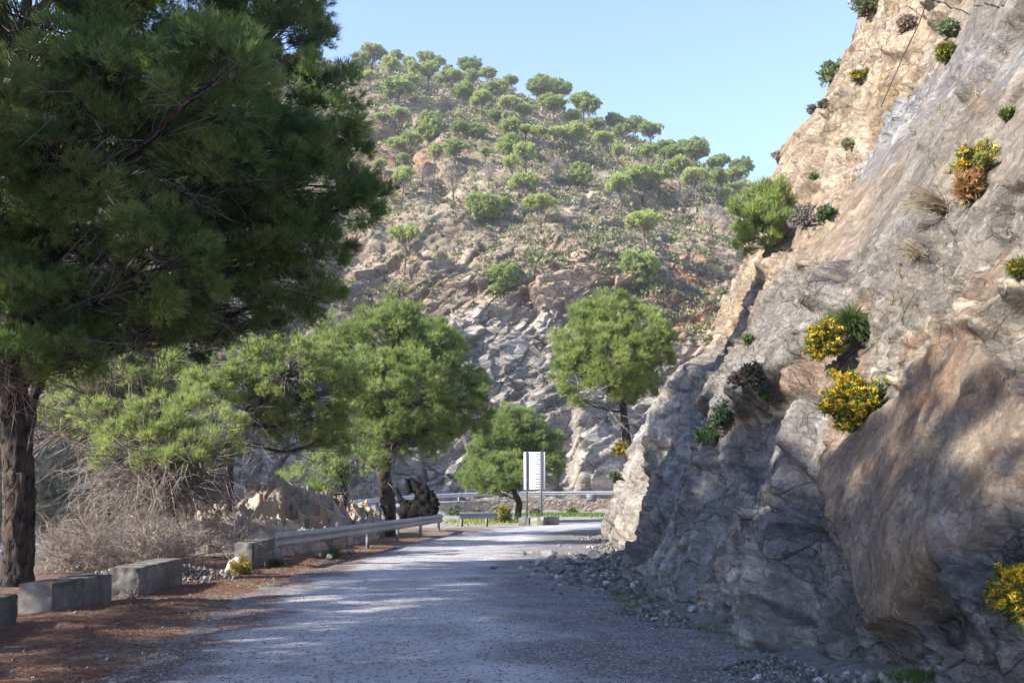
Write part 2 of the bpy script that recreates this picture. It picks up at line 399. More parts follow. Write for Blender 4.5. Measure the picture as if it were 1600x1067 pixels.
def build_ground():
    az = np.concatenate([np.linspace(-180, -62, 90)[:-1], np.linspace(-62, 40, 760)[:-1], np.linspace(40, 180, 90)])
    az = np.radians(az)
    r = np.concatenate([[0.02], 0.8 * (125 / 0.8) ** np.linspace(0, 1, 560), np.array([150, 200, 300, 500, 900, 1600, 2500])])
    A, Rr = np.meshgrid(az, r, indexing='ij')
    X = Rr * np.sin(A); Y = Rr * np.cos(A)
    Z, dr, sr, dh, w = ground_h(X, Y)
    Z = np.where(Rr > 150, np.minimum(Z, -1.0), Z)
    P = np.stack([X, Y, Z], -1)
    n1 = fbm(P * 0.35, 4, 21); n2 = fbm(P * 1.7, 4, 22)
    tan = np.array([.27, .21, .155]); grav = np.array([.16, .147, .133]); litter = np.array([.135, .078, .054]); grey = np.array([.27, .25, .22]); dry = np.array([.24, .21, .12])
    C = np.empty(P.shape); C[:] = tan
    k = ss(-.1, .4, n1)[..., None]; C = C * (1 - k * .6) + dry * k * .6
    left = sr > 0
    lit = (left & (Y < 60)) * (1 - ss(22, 34, Y) * .45) * ss(0.1, 0.9, dr - HALF(Y) + .9 * n2 + .2) * (1 - ss(5, 8, dr - 3))
    C = C * (1 - lit[..., None]) + litter * lit[..., None] * (1 + .35 * n2[..., None])
    near = (dr < HALF(Y) + .9 + n2 * .6) | (~left & (Y < 60))
    rg = np.where(near, 1 - lit, 0)[..., None]
    gcol = grav * (1 + .25 * n2[..., None]) ; brn = ss(.1, .5, n1)[..., None] * .5; gcol = gcol * (1 - brn) + np.array([.17, .13, .10]) * brn
    C = C * (1 - rg) + gcol * rg
    far = ((Y > 50) & (Y < 92) & (X > -8))[..., None] * 1.0
    C = C * (1 - far) + (grey * (1 + .3 * n2[..., None])) * far
    # green verge below the stone wall
    g = np.exp(-((X - 5.5) / 6.5) ** 2 - ((Y - 81) / 4.0) ** 2)[..., None] * (1 if True else 0)
    g = ss(.25, .6, g + .25 * n2[..., None]); C = C * (1 - g) + np.array([.10, .16, .035]) * g
    o = mesh_np('ground', P, grid_faces(len(az), len(r)), M['ground'], col=C.reshape(-1, 3), smooth=True)
    tag(o, 'gravel verges and pine needle litter either side of the road', None, None, 'structure')
build_ground()

def ribbon(name, path, half_l, half_r, z_off, mat, colf, nx=24, wav=0.0, seed=3, label=None, zs=None):
    T = np.gradient(path[:, :2], axis=0); T /= np.linalg.norm(T, axis=1)[:, None]
    Nn = np.stack([-T[:, 1], T[:, 0]], 1)
    t = np.linspace(-1, 1, nx)
    s = np.r_[0, np.cumsum(np.linalg.norm(np.diff(path[:, :2], axis=0), axis=1))]
    wl = half_l + wav * fbm(np.stack([s * .9, s * 0, s * 0], 1), 4, seed) ; wr = half_r + wav * 1.6 * fbm(np.stack([s * .9, s * 0 + 5, s * 0], 1), 4, seed + 1)
    W = np.where(t[None] < 0, t[None] * wr[:, None], t[None] * wl[:, None])
    X = path[:, 0:1] + Nn[:, 0:1] * W; Y = path[:, 1:2] + Nn[:, 1:2] * W
    Z = (zs[:, None] if zs is not None else 0) + z_off + 0.0 * X - 0.02 * ss(.9, 1, np.abs(t))[None]
    P = np.stack([X, Y, Z], -1)
    o = mesh_np(name, P, grid_faces(len(path), nx), mat, col=colf(P, W).reshape(-1, 3), smooth=True)
    return tag(o, label, None, None, 'structure')
rp = resample(CL, 1500)
def roadcol(P, W):
    n = fbm(P * .5, 4, 31); n2 = fbm(P * 3, 3, 32); n3 = fbm(P * 1.3, 4, 33)
    c = np.array([.43, .415, .395])[None, None] * (1 + .25 * n + .18 * n2)[..., None]
    tr = np.exp(-((np.abs(W - .35) - .85) / .28) ** 2)[..., None]; c = c * (1 + .16 * tr * (1 + n2[..., None]))
    # gravel and dirt creep in from the right, needle litter from the left
    e = ss(.1, 1.7, -W + 1.2 * n3 + .4 * n2)[..., None]; g = np.array([.155, .142, .128]) * (1 + .5 * n2[..., None]); b_ = ss(.0, .5, n)[..., None] * .5; g = g * (1 - b_) + np.array([.15, .115, .09]) * b_
    c = c * (1 - e) + g * e
    l = (ss(1.9, 2.75, W + .9 * n3 + .3 * n2) * (1 - .6 * ss(22, 34, P[..., 1])))[..., None]; c = c * (1 - l) + np.array([.125, .075, .052]) * (1 + .35 * n2[..., None]) * l
    pt = ss(.25, .5, fbm(P * .9 + 40, 4, 34))[..., None] * .35; c = c * (1 - pt) + np.array([.19, .18, .18]) * pt
    return c
ribbon('road', rp, HALF(rp[:, 1]), HALF(rp[:, 1]), 0.012, M['road'], roadcol, 96, 0.55, 3, 'grey gravelly old road bending right behind the cliff')
hp = resample(HW, 500)
ribbon('highway', hp, np.full(500, 4.2), np.full(500, 4.2), 0.03, M['asphalt'], lambda P, W: np.array([.26, .26, .28]) * (1 + .1 * fbm(P * .4, 3, 41))[..., None], 16, 0, 5, 'pale highway curving along the foot of the hill', zs=hp[:, 2])

# ------------------------------------------------------------------ the far hill: cliffs, slope, ridge
def build_hill():
    # foot of the cliffs follows the highway's outer side
    T = np.gradient(HWs[:, :2], axis=0); T /= np.linalg.norm(T, axis=1)[:, None]
    foot = HWs[:, :2] + np.stack([T[:, 1], -T[:, 0]], 1) * -1 * -5.6   # right of travel (hill side)
    faz = np.arctan2(foot[:, 0], foot[:, 1]); fr = np.hypot(foot[:, 0], foot[:, 1]); fz = HWs[:, 2]
    o_ = np.argsort(faz); faz, fr, fz = faz[o_], fr[o_], fz[o_]
    az = np.radians(np.concatenate([np.linspace(-100, -33, 110)[:-1], np.linspace(-33, 20, 760)[:-1], np.linspace(20, 50, 50)]))
    r0 = np.interp(az, faz, fr); z0 = np.interp(az, faz, fz)
    # cliff-top and ridge control curves given as (px, py, Y)
    def curve(pts):
        W = np.array([at(*p) for p in pts]); a = np.arctan2(W[:, 0], W[:, 1]); rr = np.hypot(W[:, 0], W[:, 1])
        k = np.argsort(a); return a[k], rr[k], W[k, 2]
    ca, cr, cz = curve([(-700, 600, 46), (-200, 560, 62), (200, 520, 84), (420, 505, 98), (520, 470, 108), (600, 450, 113), (680, 428, 115), (760, 408, 116), (860, 385, 117), (950, 395, 117), (1040, 425, 116), (1130, 435, 116), (1300, 480, 116), (1600, 520, 114)])
    ra, rr_, rz = curve([(-700, 120, 130), (0, 60, 190), (300, 70, 225), (450, 92, 235), (550, 104, 240), (620, 104, 240), (700, 124, 238), (760, 140, 236), (850, 172, 233), (950, 208, 230), (1010, 232, 228), (1100, 268, 222), (1180, 298, 215), (1300, 350, 205), (1600, 450, 200)])
    CR = np.interp(az, ca, cr); CZ = np.interp(az, ca, cz); RR = np.interp(az, ra, rr_); RZ = np.interp(az, ra, rz)
    CR = np.maximum(CR, r0 + 8)
    # a rocky lower wall, mid cliff, top; then gently convex slope
    n1, n2, n3 = 330, 420, 40
    t1 = np.linspace(0, 1, n1); t2 = np.linspace(0, 1, n2)[1:]; t3 = np.linspace(0, 1, n3)[1:]
    rr = np.concatenate([r0[:, None] + (CR - r0)[:, None] * (t1 ** 1.15)[None], CR[:, None] + (RR - CR)[:, None] * t2[None], RR[:, None] + 80 * t3[None]], 1)
    k2 = t2 * 1.0 + 0.10 * np.sin(np.pi * t2)
    zz = np.concatenate([z0[:, None] + (CZ - z0)[:, None] * (t1 ** 0.88)[None], CZ[:, None] + (RZ - CZ)[:, None] * (k2)[None], RZ[:, None] - 55 * (t3 ** 1.4)[None]], 1)
    T_ = np.concatenate([t1, 1 + t2, 2 + t3])[None] + 0 * rr
    X = rr * np.sin(az)[:, None]; Y = rr * np.cos(az)[:, None]
    P = np.stack([X, Y, zz], -1)
    # outward direction: toward viewer and up
    nd = np.stack([-np.sin(az)[:, None] * np.ones_like(rr), -np.cos(az)[:, None] * np.ones_like(rr), np.full_like(rr, .55)], -1); nd = norm(nd)
    cl = 1 - ss(0.8, 1.25, T_ + .12 * fbm(P * .05, 3, 9))       # cliffness
    q = P + 2.5 * np.stack([fbm(P * .06, 3, 51), fbm(P * .06, 3, 52), fbm(P * .06, 3, 53)], -1)
    # bedding tilted: stretch along (1,0,1)
    S = np.array([[.8, 0, .6], [0, 1, 0], [-.6, 0, .8]])
    qs = q @ S.T
    f1, c1, e1 = facet(qs * np.array([.05, .07, .12]), 61, .9)
    f2, c2, e2 = facet(qs * np.array([.14, .2, .36]), 62, .9)
    f3, c3, e3 = facet(qs * np.array([.5, .6, 1.2]), 63, .9)
    D = cl * (f1 * 2.6 + f2 * 1.3 + f3 * .6 + 1.6 * fbm(P * .05, 3, 64))
    gul = np.abs(fbm(P * np.array([.03, .03, .012]), 4, 66))
    D = D + (1 - cl) * (1.3 * fbm(P * .03, 4, 65) + .3 * f2 + .2 * f3 + .5 * fbm(P * .5, 4, 67) - 3.0 * np.exp(-(gul / .07) ** 2))
    D = D * ss(0, .035, T_) * (1 - .65 * ss(1.85, 2.0, T_))
    P = P + nd * D[..., None]
    # colours
    lft = ss(-17, -27, np.degrees(az))[:, None]; cl = cl * (1 - .85 * lft)
    px, py, _ = proj(P)
    soil = np.array([.40, .315, .23]); red = np.array([.36, .17, .10]); grey = np.array([.45, .43, .385]); pale = np.array([.52, .48, .42]); olive = np.array([.21, .215, .10]); brown = np.array([.26, .19, .13])
    nA = fbm(P * .045, 4, 71); nB = fbm(P * .22, 4, 72); nC = fbm(P * .9, 3, 73)
    rock = grey[None, None] * (1 + .45 * (c2 - .5) + .3 * (c3 - .5))[..., None]
    up = ss(-.45, .5, (T_ - .55) * 2.2 + .9 * nA + .7 * (c1 - .5))[..., None]    # oranger toward the top
    warm = (np.array([.44, .33, .245]) * (1 + .5 * (c2[..., None] - .5)))
    rock = rock * (1 - up) + warm * up
    w = ss(.55, .9, c3 + .6 * nB)[..., None] * .55; rock = rock * (1 - w) + pale * w
    bl = ss(.2, .5, nB - .3 * nA)[..., None] * (1 - up); rock = rock * (1 - .3 * bl) + np.array([.27, .29, .31]) * .3 * bl
    crack = ss(.07, 0, e2)[..., None] * .45; rock = rock * (1 - crack)
    k = ss(-.25, .3, nB + .3 * nC)[..., None]
    slope = soil * (1 + .3 * nC[..., None]); slope = slope * (1 - .8 * k) + olive * 1.15 * .8 * k
    r_ = ss(.12, .42, nA + .25 * nC)[..., None]; slope = slope * (1 - .5 * r_) + red * .5 * r_
    b_ = ss(.15, .5, fbm(P * .12, 3, 74))[..., None] * .3; slope = slope * (1 - b_) + brown * b_
    ptc = ss(.62, .85, c2 + .4 * nC)[..., None] * .45; slope = slope * (1 - ptc) + pale * .9 * ptc
    C = rock * cl[..., None] + slope * (1 - cl[..., None])
    # rusty scree at the right of the cliff
    g = (np.exp(-((px - 1075) / 60) ** 2 - ((py - 460) / 75) ** 2) + .5 * nC)[..., None]; g = ss(.35, .9, g); C = C * (1 - g) + np.array([.42, .21, .12]) * g
    C = np.clip(C * np.array([.67, .63, .585]), .02, .5)
    o = mesh_np('hill', P, grid_faces(P.shape[0], P.shape[1]), M['hillrock'], col=C.reshape(-1, 3), frac=.3 + .7 * cl)
    tag(o, 'rocky hill with grey and orange cliffs below a pine dotted slope', None, None, 'structure')
    return P, T_
HP, HT = build_hill()
hpx, hpy, hd = proj(HP)
def on_hill(px, py, tmin=0.0, tmax=2.02):
    m = (np.abs(hpx - px) < 4) & (np.abs(hpy - py) < 4) & (HT > tmin) & (HT < tmax) & (hd > 10)
    if not m.any():
        d = (hpx - px) ** 2 + (hpy - py) ** 2 + 1e9 * ((HT < tmin) | (HT > tmax) | (hd < 10)); i = np.unravel_index(np.argmin(d), d.shape); return HP[i]
    idx = np.argwhere(m); dd = np.linalg.norm(HP[m], axis=1)
    near = dd < dd.min() + 4
    sc = ((hpx[m] - px) ** 2 + (hpy[m] - py) ** 2) + 1e6 * (~near)
    return HP[tuple(idx[np.argmin(sc)])]

# ------------------------------------------------------------------ the near cliff on the right
LEAN = .50
def cprof(Y, pts, world=None, top=None):
    """pts in photo px; returns z,x arrays"""
    W = np.array([at(a, b, Y) for a, b in pts]); k = np.argsort(W[:, 2]); return W[k, 2], W[k, 0]
ZG = np.concatenate([np.linspace(-.4, 4, 60), np.linspace(4, 12, 60)[1:], np.linspace(12, 46, 90)[1:]])
def gen(x0, low, l=LEAN):
    z = [p[0] for p in low] + [30, 46]; x = [p[1] for p in low] + [x0 + l * 30, x0 + l * 30 + 30]
    return np.interp(ZG, z, x)
G0 = 2.75
Sil = [(918, 832), (925, 805), (932, 785), (952, 745), (980, 695), (1022, 632), (1062, 577), (1095, 540), (1108, 490), (1124, 440), (1150, 370), (1178, 297), (1225, 222), (1255, 187), (1276, 152), (1281, 118), (1312, 80), (1320, 30), (1334, 0), (1348, -60), (1375, -140)]
E2 = [(966, 858), (977, 810), (987, 756), (1004, 711), (1014, 650), (1038, 615), (1064, 572), (1114, 543), (1150, 500), (1180, 430), (1215, 350), (1260, 260), (1330, 120), (1400, -20), (1450, -140)]
E1 = [(975, 905), (987, 850), (1014, 770), (1064, 680), (1114, 600), (1153, 560), (1177, 520), (1186, 460), (1192, 422), (1262, 410), (1285, 360), (1335, 250), (1425, 60), (1500, -120)]
def fromimg(Y, pts, l=LEAN):
    z, x = cprof(Y, pts)
    ext_z = [z[-1] + 1, 46]; ext_x = [x[-1] + l, x[-1] + l * 1 + (46 - z[-1]) * 1.2]
    return np.interp(ZG, np.r_[z[0] - 1, z, ext_z], np.r_[x[0], x, ext_x])
def shift(p, dx): return p + dx
base = lambda x0, xs=(), l=LEAN: gen(G0, [(-.4, x0 - .1), (.4, x0 + .15)] + list(xs) + [(8, G0 + 8 * l), (16, G0 + 16 * l)])
ST = [(-8, shift(base(7.5), 3)), (0, shift(base(5.2), 1.2)), (3, base(4.8, [(1.5, 4.4), (4, 5.3)])), (5.5, base(4.6, [(1.1, 4.35), (1.9, 3.9), (4, 4.9)])), (6.6, base(4.0, [(.9, 3.95), (1.5, 3.75), (2.4, 3.95), (4, 4.75)])),
      (7.6, base(3.2, [(1.2, 3.25), (2.4, 3.85), (4, 4.7)])), (9, base(2.85, [(1.5, 3.35), (3, 4.1)])), (11.3, base(2.5, [(1.5, 3.15), (3, 4.0)])),
      (13, base(2.1, [(1, 2.75), (3, 3.85)])), (15, base(1.95, [(1, 2.5), (3, 3.6), (5, 4.9)])), (17, base(1.95, [(1, 2.4), (3, 3.45), (5.4, 4.8)])), (19.3, fromimg(19.5, E1)), (20.0, fromimg(19.9, E1)),
      (20.9, shift(fromimg(20, E1), .7)), (22, base(3.3, [(6, 5.9)])), (25.5, base(3.15, [(6, 5.8)])), (26.8, fromimg(27, E2)), (28.2, shift(fromimg(27.4, E2), .05)), (29.5, shift(fromimg(28, E2), .5)),
      (31, shift(fromimg(33, Sil), .15)), (34, shift(fromimg(36, Sil), .15)), (37.5, shift(fromimg(39, Sil), .1)), (40.5, fromimg(41, Sil)), (42.5, shift(fromimg(41, Sil), .8)), (45, shift(fromimg(41, Sil), 3.2)), (50, shift(fromimg(41, Sil), 7.5)), (58, shift(fromimg(41, Sil), 17)), (64, shift(fromimg(41, Sil), 32)), (68, shift(fromimg(41, Sil), 60))]
STY = np.array([s[0] for s in ST]); STX = np.stack([s[1] + .22 * float(ss(10.5, 14, s[0])) + .25 * float(ss(24, 30, s[0])) for s in ST])
def build_cliff():
    ys = [-6.0]
    while ys[-1] < 66:
        y = ys[-1]; ys.append(y + (0.0072 * max(abs(y) if y > 0 else 9, 5.0) if 4 < y < 45 else .35))
    ys = np.array(ys); nz = 620
    v = np.linspace(0, 1, nz)
    ztop = np.interp(ys, [-6, 3, 8, 15, 25, 38, 66], [9, 9.5, 12, 17, 24, 40, 40])
    zz = -.4 + (ztop[:, None] + .4) * (v ** 1.15)[None]
    # interpolate stations
    Xst = np.stack([np.interp(ys, STY, STX[:, j]) for j in range(len(ZG))], 1)
    # below the terrain/verge
    xx = np.empty_like(zz)
    for i in range(len(ys)): xx[i] = np.interp(zz[i], ZG, Xst[i])
    Yg = np.broadcast_to(ys[:, None], zz.shape)
    P = np.stack([xx, Yg, zz], -1)
    px, py, d = proj(P)
    nrm = norm(np.array([-1.0, -.22, .45]))
    q = P + .55 * np.stack([fbm(P * .35, 3, 81), fbm(P * .35, 3, 82), fbm(P * .35, 3, 83)], -1)
    # slaty bedding: steep planes dipping away; stretched along a diagonal in the face
    e1 = norm(np.array([.42, .40, .82])); e2 = norm(np.cross(e1, nrm)); e3 = np.cross(e1, e2)
    B = np.stack([e1, e2, e3]); qs = q @ B.T
    f1, c1, d1 = facet(qs * np.array([.22, .42, .5]), 91, .8)
    f2, c2, d2 = facet(qs * np.array([.6, 1.3, 1.5]), 92, .9)
    f3, c3, d3 = facet(qs * np.array([2.4, 4.0, 4.0]), 93, .9)
    f4, c4, d4 = facet(qs * np.array([8, 11., 11.]), 94, .9)
    def zone(x0, y0, rx, ry, nz_=.9, s=1.0, n=fbm(P * 1.3, 4, 95)):
        return ss(.25, .55, np.exp(-((px - x0) / rx) ** 2 - ((py - y0) / ry) ** 2) + nz_ * n * .6) * s
    def poly(pts, soft=6):
        """smooth inside-mask of a photo polygon, evaluated on the surface"""
        n = fbm(P * 2.2, 4, 96) * 16; X_ = px + n; Y_ = py + fbm(P * 2.2, 4, 97) * 16
        ins = np.zeros(px.shape, bool); m = len(pts); dist = np.full(px.shape, 1e9)
        for i in range(m):
            x1, y1 = pts[i]; x2, y2 = pts[(i + 1) % m]
            cond = ((y1 > Y_) != (y2 > Y_)) & (X_ < (x2 - x1) * (Y_ - y1) / (y2 - y1 + 1e-9) + x1); ins ^= cond
            ex, ey = x2 - x1, y2 - y1; t = np.clip(((X_ - x1) * ex + (Y_ - y1) * ey) / (ex * ex + ey * ey), 0, 1)
            dist = np.minimum(dist, np.hypot(X_ - x1 - t * ex, Y_ - y1 - t * ey))
        return ss(-soft, soft, np.where(ins, dist, -dist)) * (P[..., 1] < 45)
    def line(pts, w, wob=7):
        X_ = px + wob * fbm(P * 3, 3, 98); Y_ = py + wob * fbm(P * 3, 3, 99); dist = np.full(px.shape, 1e9)
        for (x1, y1), (x2, y2) in zip(pts[:-1], pts[1:]):
            ex, ey = x2 - x1, y2 - y1; t = np.clip(((X_ - x1) * ex + (Y_ - y1) * ey) / (ex * ex + ey * ey), 0, 1)
            dist = np.minimum(dist, np.hypot(X_ - x1 - t * ex, Y_ - y1 - t * ey))
        return ss(w, w * .45, dist * (1 + .5 * fbm(P * 5, 2, 100)))
    slab = poly([(1275, 745), (1290, 690), (1400, 615), (1440, 560), (1500, 512), (1560, 560), (1600, 640), (1640, 700), (1570, 770), (1530, 830), (1450, 880), (1400, 960), (1338, 985), (1310, 900), (1290, 830)])
    smooth_up = poly([(1500, -40), (1700, -40), (1700, 260), (1480, 300), (1300, 420), (1230, 400), (1300, 300), (1420, 180)]) * .75
    mid = poly([(1240, 270), (1420, 200), (1500, 300), (1400, 420), (1260, 420)]) * .5
    rough = 1 - np.clip(slab * .93 + smooth_up * .8 + mid * .5, 0, .95)
    far = ss(22, 34, P[..., 1])
    D = rough * (f1 * .56 + f2 * .21 + f3 * .085 + f4 * .035) + .10 * fbm(P * .5, 3, 101) * (1 - slab)
    D = D * (1 - .25 * far) - .0 * far
    D = D + slab * (.02 + .03 * f1 + .03 * f2 + .012 * f3 + .012 * fbm(P * 4, 3, 102))
    # large cracks
    ck = line([(1275, 745), (1200, 790), (1290, 860), (1310, 1000)], 7) * .1 + line([(1270, 730), (1300, 690), (1400, 605)], 8) * .12 + line([(1262, 720), (1292, 850), (1330, 990), (1365, 1040)], 6) * .09 + line([(1130, 900), (1180, 830), (1270, 720)], 5) * .08
    D = D - ck
    P = P + nrm * D[..., None]
    P[..., 1] += rough * .10 * fbm(P * .9, 3, 103)
    # ---- colours (the rock's own, with some light and shade painted in)
    warmg = np.array([.335, .30, .255]); slate = np.array([.37, .36, .36]); cream = np.array([.56, .47, .37]); orange = np.array([.36, .20, .11]); brn = np.array([.31, .25, .19]); palew = np.array([.52, .50, .48]); ochre = np.array([.50, .36, .20])
    nA = fbm(P * .4, 4, 111); nB = fbm(P * 1.8, 4, 112)
    C = np.empty(P.shape); C[:] = warmg
    C *= (1 + .35 * (c2 - .5) + .35 * (c3 - .5) + .2 * nB)[..., None]
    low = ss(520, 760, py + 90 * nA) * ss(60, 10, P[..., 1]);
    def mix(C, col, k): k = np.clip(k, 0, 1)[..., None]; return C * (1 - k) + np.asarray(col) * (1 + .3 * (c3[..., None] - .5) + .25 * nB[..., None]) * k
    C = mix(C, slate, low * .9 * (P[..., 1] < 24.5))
    C = mix(C, brn * (1 + .6 * low.mean()), ss(.1, .6, nA) * .5)
    C = mix(C, slate * .9, ss(.55, .95, c1 + .3 * nB) * .5)
    C = mix(C, orange * 1.15, ss(.82, .98, c2 + .2 * nA) * .55)
    # upper left: cream and orange beds
    upz = poly([(1180, 300), (1260, 180), (1330, -60), (1520, -60), (1470, 90), (1380, 260), (1300, 420), (1240, 420), (1160, 560), (1080, 560), (1110, 460)], 25)
    C = mix(C, np.array([.58, .43, .29]), upz * .85)
    C = mix(C, cream * 1.1, upz * ss(.1, .5, nB + (c2 - .5)) * .8)
    C = mix(C, ochre, upz * ss(.25, .6, nA + (c1 - .4)) * .6)
    C = mix(C, ochre * .95, poly([(1350, 110), (1440, 110), (1430, 200), (1380, 220), (1330, 205)]) * .7)
    C = mix(C, np.array([.44, .22, .14]), poly([(1310, 20), (1345, 20), (1335, 90), (1305, 85)]) * .8)
    C = mix(C, np.array([.33, .37, .43]), line([(1640, 60), (1540, 100), (1460, 140), (1400, 190), (1350, 250)], 42) * .8)
    C = mix(C, palew * 1.1, line([(1640, 60), (1540, 100), (1460, 140), (1400, 190), (1340, 260)], 44) * ss(-.05, .25, fbm(P * np.array([5, 5, 5]), 3, 113)) * .8)
    C = mix(C, brn * 1.05, smooth_up * .5)
    # slab with orange top and pale patch
    C = mix(C, np.array([.34, .27, .21]) * (1 + .25 * nA[..., None]), slab)
    C = mix(C, orange * 1.1, zone(1490, 590, 75, 60) * .8 * ss(-.5, .2, nB))
    C = mix(C, np.array([.40, .25, .15]), slab * ss(-.1, .4, nA + nB * .5) * .5)
    C = mix(C, np.array([.44, .38, .28]), poly([(1455, 660), (1500, 650), (1548, 680), (1535, 720), (1500, 735), (1478, 700)], 12) * .7 * ss(-.4, .1, nB))
    C = mix(C, orange * .8, poly([(1535, 675), (1570, 670), (1575, 720), (1545, 745)], 10) * .6 * ss(-.3, .1, nB))
    C = mix(C, np.array([.15, .145, .15]), poly([(1400, 975), (1450, 885), (1530, 835), (1575, 770), (1640, 700), (1700, 900), (1600, 950), (1480, 960)], 14) * .8 * (1 - slab))  # shade of the hollow under the slab, painted dark into the rock
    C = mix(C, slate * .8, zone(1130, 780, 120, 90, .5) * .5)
    # sunlit ribs further back are pale
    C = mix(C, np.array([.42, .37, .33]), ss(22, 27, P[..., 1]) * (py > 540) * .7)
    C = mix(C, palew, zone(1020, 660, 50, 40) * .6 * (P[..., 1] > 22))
    # quartz veins
    C = mix(C, cream * 1.15, line([(1400, 600), (1440, 560), (1485, 508), (1530, 485), (1620, 440)], 7))
    C = mix(C, cream * 1.1, line([(1485, 505), (1540, 508), (1580, 512), (1612, 550)], 5))
    C = mix(C, cream * 1.05, line([(1318, 425), (1330, 460), (1352, 485)], 4))
    C = mix(C, cream * .9, line([(1140, 970), (1172, 948), (1198, 925)], 4))
    C = mix(C, palew, line([(1560, 290), (1470, 360), (1440, 420), (1400, 470)], 14) * ss(.0, .3, nB) * .9)
    C = mix(C, cream * .9, line([(1255, 700), (1290, 850), (1330, 980), (1370, 1035)], 4) * .6)
    ed = ss(.05, 0, d2) * rough * .45 + ss(.06, 0, d1) * rough * .3
    C = C * (1 - np.clip(ed, 0, .6))[..., None]
    C = np.clip(C * np.array([.49, .487, .463]) * (1 + .36 * low + .25 * slab * ss(560, 680, py))[..., None], .012, .5)  # lower face and slab painted lighter to lift their shade
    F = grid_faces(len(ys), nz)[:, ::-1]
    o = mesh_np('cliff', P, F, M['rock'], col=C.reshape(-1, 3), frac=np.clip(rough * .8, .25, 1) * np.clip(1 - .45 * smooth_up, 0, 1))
    tag(o, 'tall leaning cliff of grey brown slaty rock beside the road', None, None, 'structure')
    return P
KP = build_cliff()
kpx, kpy, kd = proj(KP)
kd = np.where(KP[..., 1] < 2, 1e9, kd)
def on_cliff(px, py, rad=5):
    m = (np.abs(kpx - px) < rad) & (np.abs(kpy - py) < rad) & (kd < 1e8)
    if not m.any():
        d = (kpx - px) ** 2 + (kpy - py) ** 2 + 1e12 * (kd > 1e8); return KP[np.unravel_index(np.argmin(d), d.shape)]
    i = np.argwhere(m); dd = kd[m]; return KP[tuple(i[np.argmin(dd)])]
# ------------------------------------------------------------------ vegetation builders
GREEN_D = np.array([.066, .125, .042]); GREEN_M = np.array([.175, .25, .070]); GREEN_Y = np.array([.31, .37, .115])
def needles(pos, axis, L, w, n, spread, rng, cols, curve=0.0):
    """n blade triangles per tuft"""
    m = len(pos)
    p = np.repeat(pos, n, 0); a = np.repeat(axis, n, 0); c = np.repeat(cols, n, 0)
    d = norm(a + spread * rng.normal(size=(m * n, 3)))
    Ls = L * rng.uniform(.65, 1.15, (m * n, 1))
    side = norm(np.cross(d, rng.normal(size=(m * n, 3)))) * w
    b = p + rng.normal(size=p.shape) * L * .12
    V = np.stack([b - side, b + side, b + d * Ls], 1).reshape(-1, 3)
    F = np.arange(m * n * 3).reshape(-1, 3)
    C = np.repeat(c * rng.uniform(.8, 1.25, (m * n, 1)), 3, 0).reshape(-1, 3, 3)
    C[:, 2] *= 1.15
    return V, F, C.reshape(-1, 3)
def crown_parts(lobes, rng, rc, tufts, L, w, nn, tone=(0.25, 0.35), spread=.42, dens=1.0, bottom=.5, up=.55, tufty=1.0, squash=.8):
    """lobes: (centre, (rx,ry,rz)). Returns needle mesh arrays and the clump centres per lobe"""
    PP, AA, CC = [], [], []; clumps = []
    for c, r in lobes:
        c = np.asarray(c, float); r = np.asarray(r, float)
        rm = r.mean(); n = max(4, int(dens * 4 * np.pi * rm * rm / (rc * rc * 2.4)))
        d = rdir(n, rng); keep = (d[:, 2] > -.25) | (rng.random(n) > bottom); d = d[keep]; n = len(d)
        q = c + d * r * rng.uniform(.55, 1.02, (n, 1)) ** .7
        q += rng.normal(size=q.shape) * rc * .25
        clumps.append(q)
        rr = rc * rng.uniform(.6, 1.3, n)
        tn = rng.normal(tone[0], tone[1], n)
        o = norm(d + np.array([0, 0, up]))
        k = tufts
        dd = norm(np.repeat(o, k, 0) * .75 + rng.normal(size=(n * k, 3)) * .8)
        off = dd * np.repeat(rr, k)[:, None] * rng.uniform(.25, 1, (n * k, 1)); off[:, 2] *= squash
        P = np.repeat(q, k, 0) + off
        ax = norm(dd * tufty + np.array([0, 0, up]) + np.repeat(o, k, 0) * .4)
        t = np.clip(np.repeat(tn, k) + rng.normal(0, .18, n * k), -1, 1)[:, None]
        col = np.where(t < 0, GREEN_M * (1 + t) + GREEN_D * -t, GREEN_M * (1 - t) + GREEN_Y * t)
        PP.append(P); AA.append(ax); CC.append(col)
    P = np.concatenate(PP); A = np.concatenate(AA); C = np.concatenate(CC)
    V, F, Cv = needles(P, A, L, w, nn, spread, rng, C)
    return V, F, Cv, clumps, P
def bez(a, b, sag, n=6, rng=None, jit=0.0):
    a = np.asarray(a, float); b = np.asarray(b, float); t = np.linspace(0, 1, n)[:, None]
    p = a + (b - a) * t; p[:, 2] += (sag * 4 * t * (1 - t))[:, 0]
    if rng is not None: p[1:-1] += rng.normal(size=(n - 2, 3)) * jit
    return p
BARK = np.array([.048, .038, .032]); BARK_R = np.array([.11, .07, .05]); TWIG = np.array([.20, .17, .15])
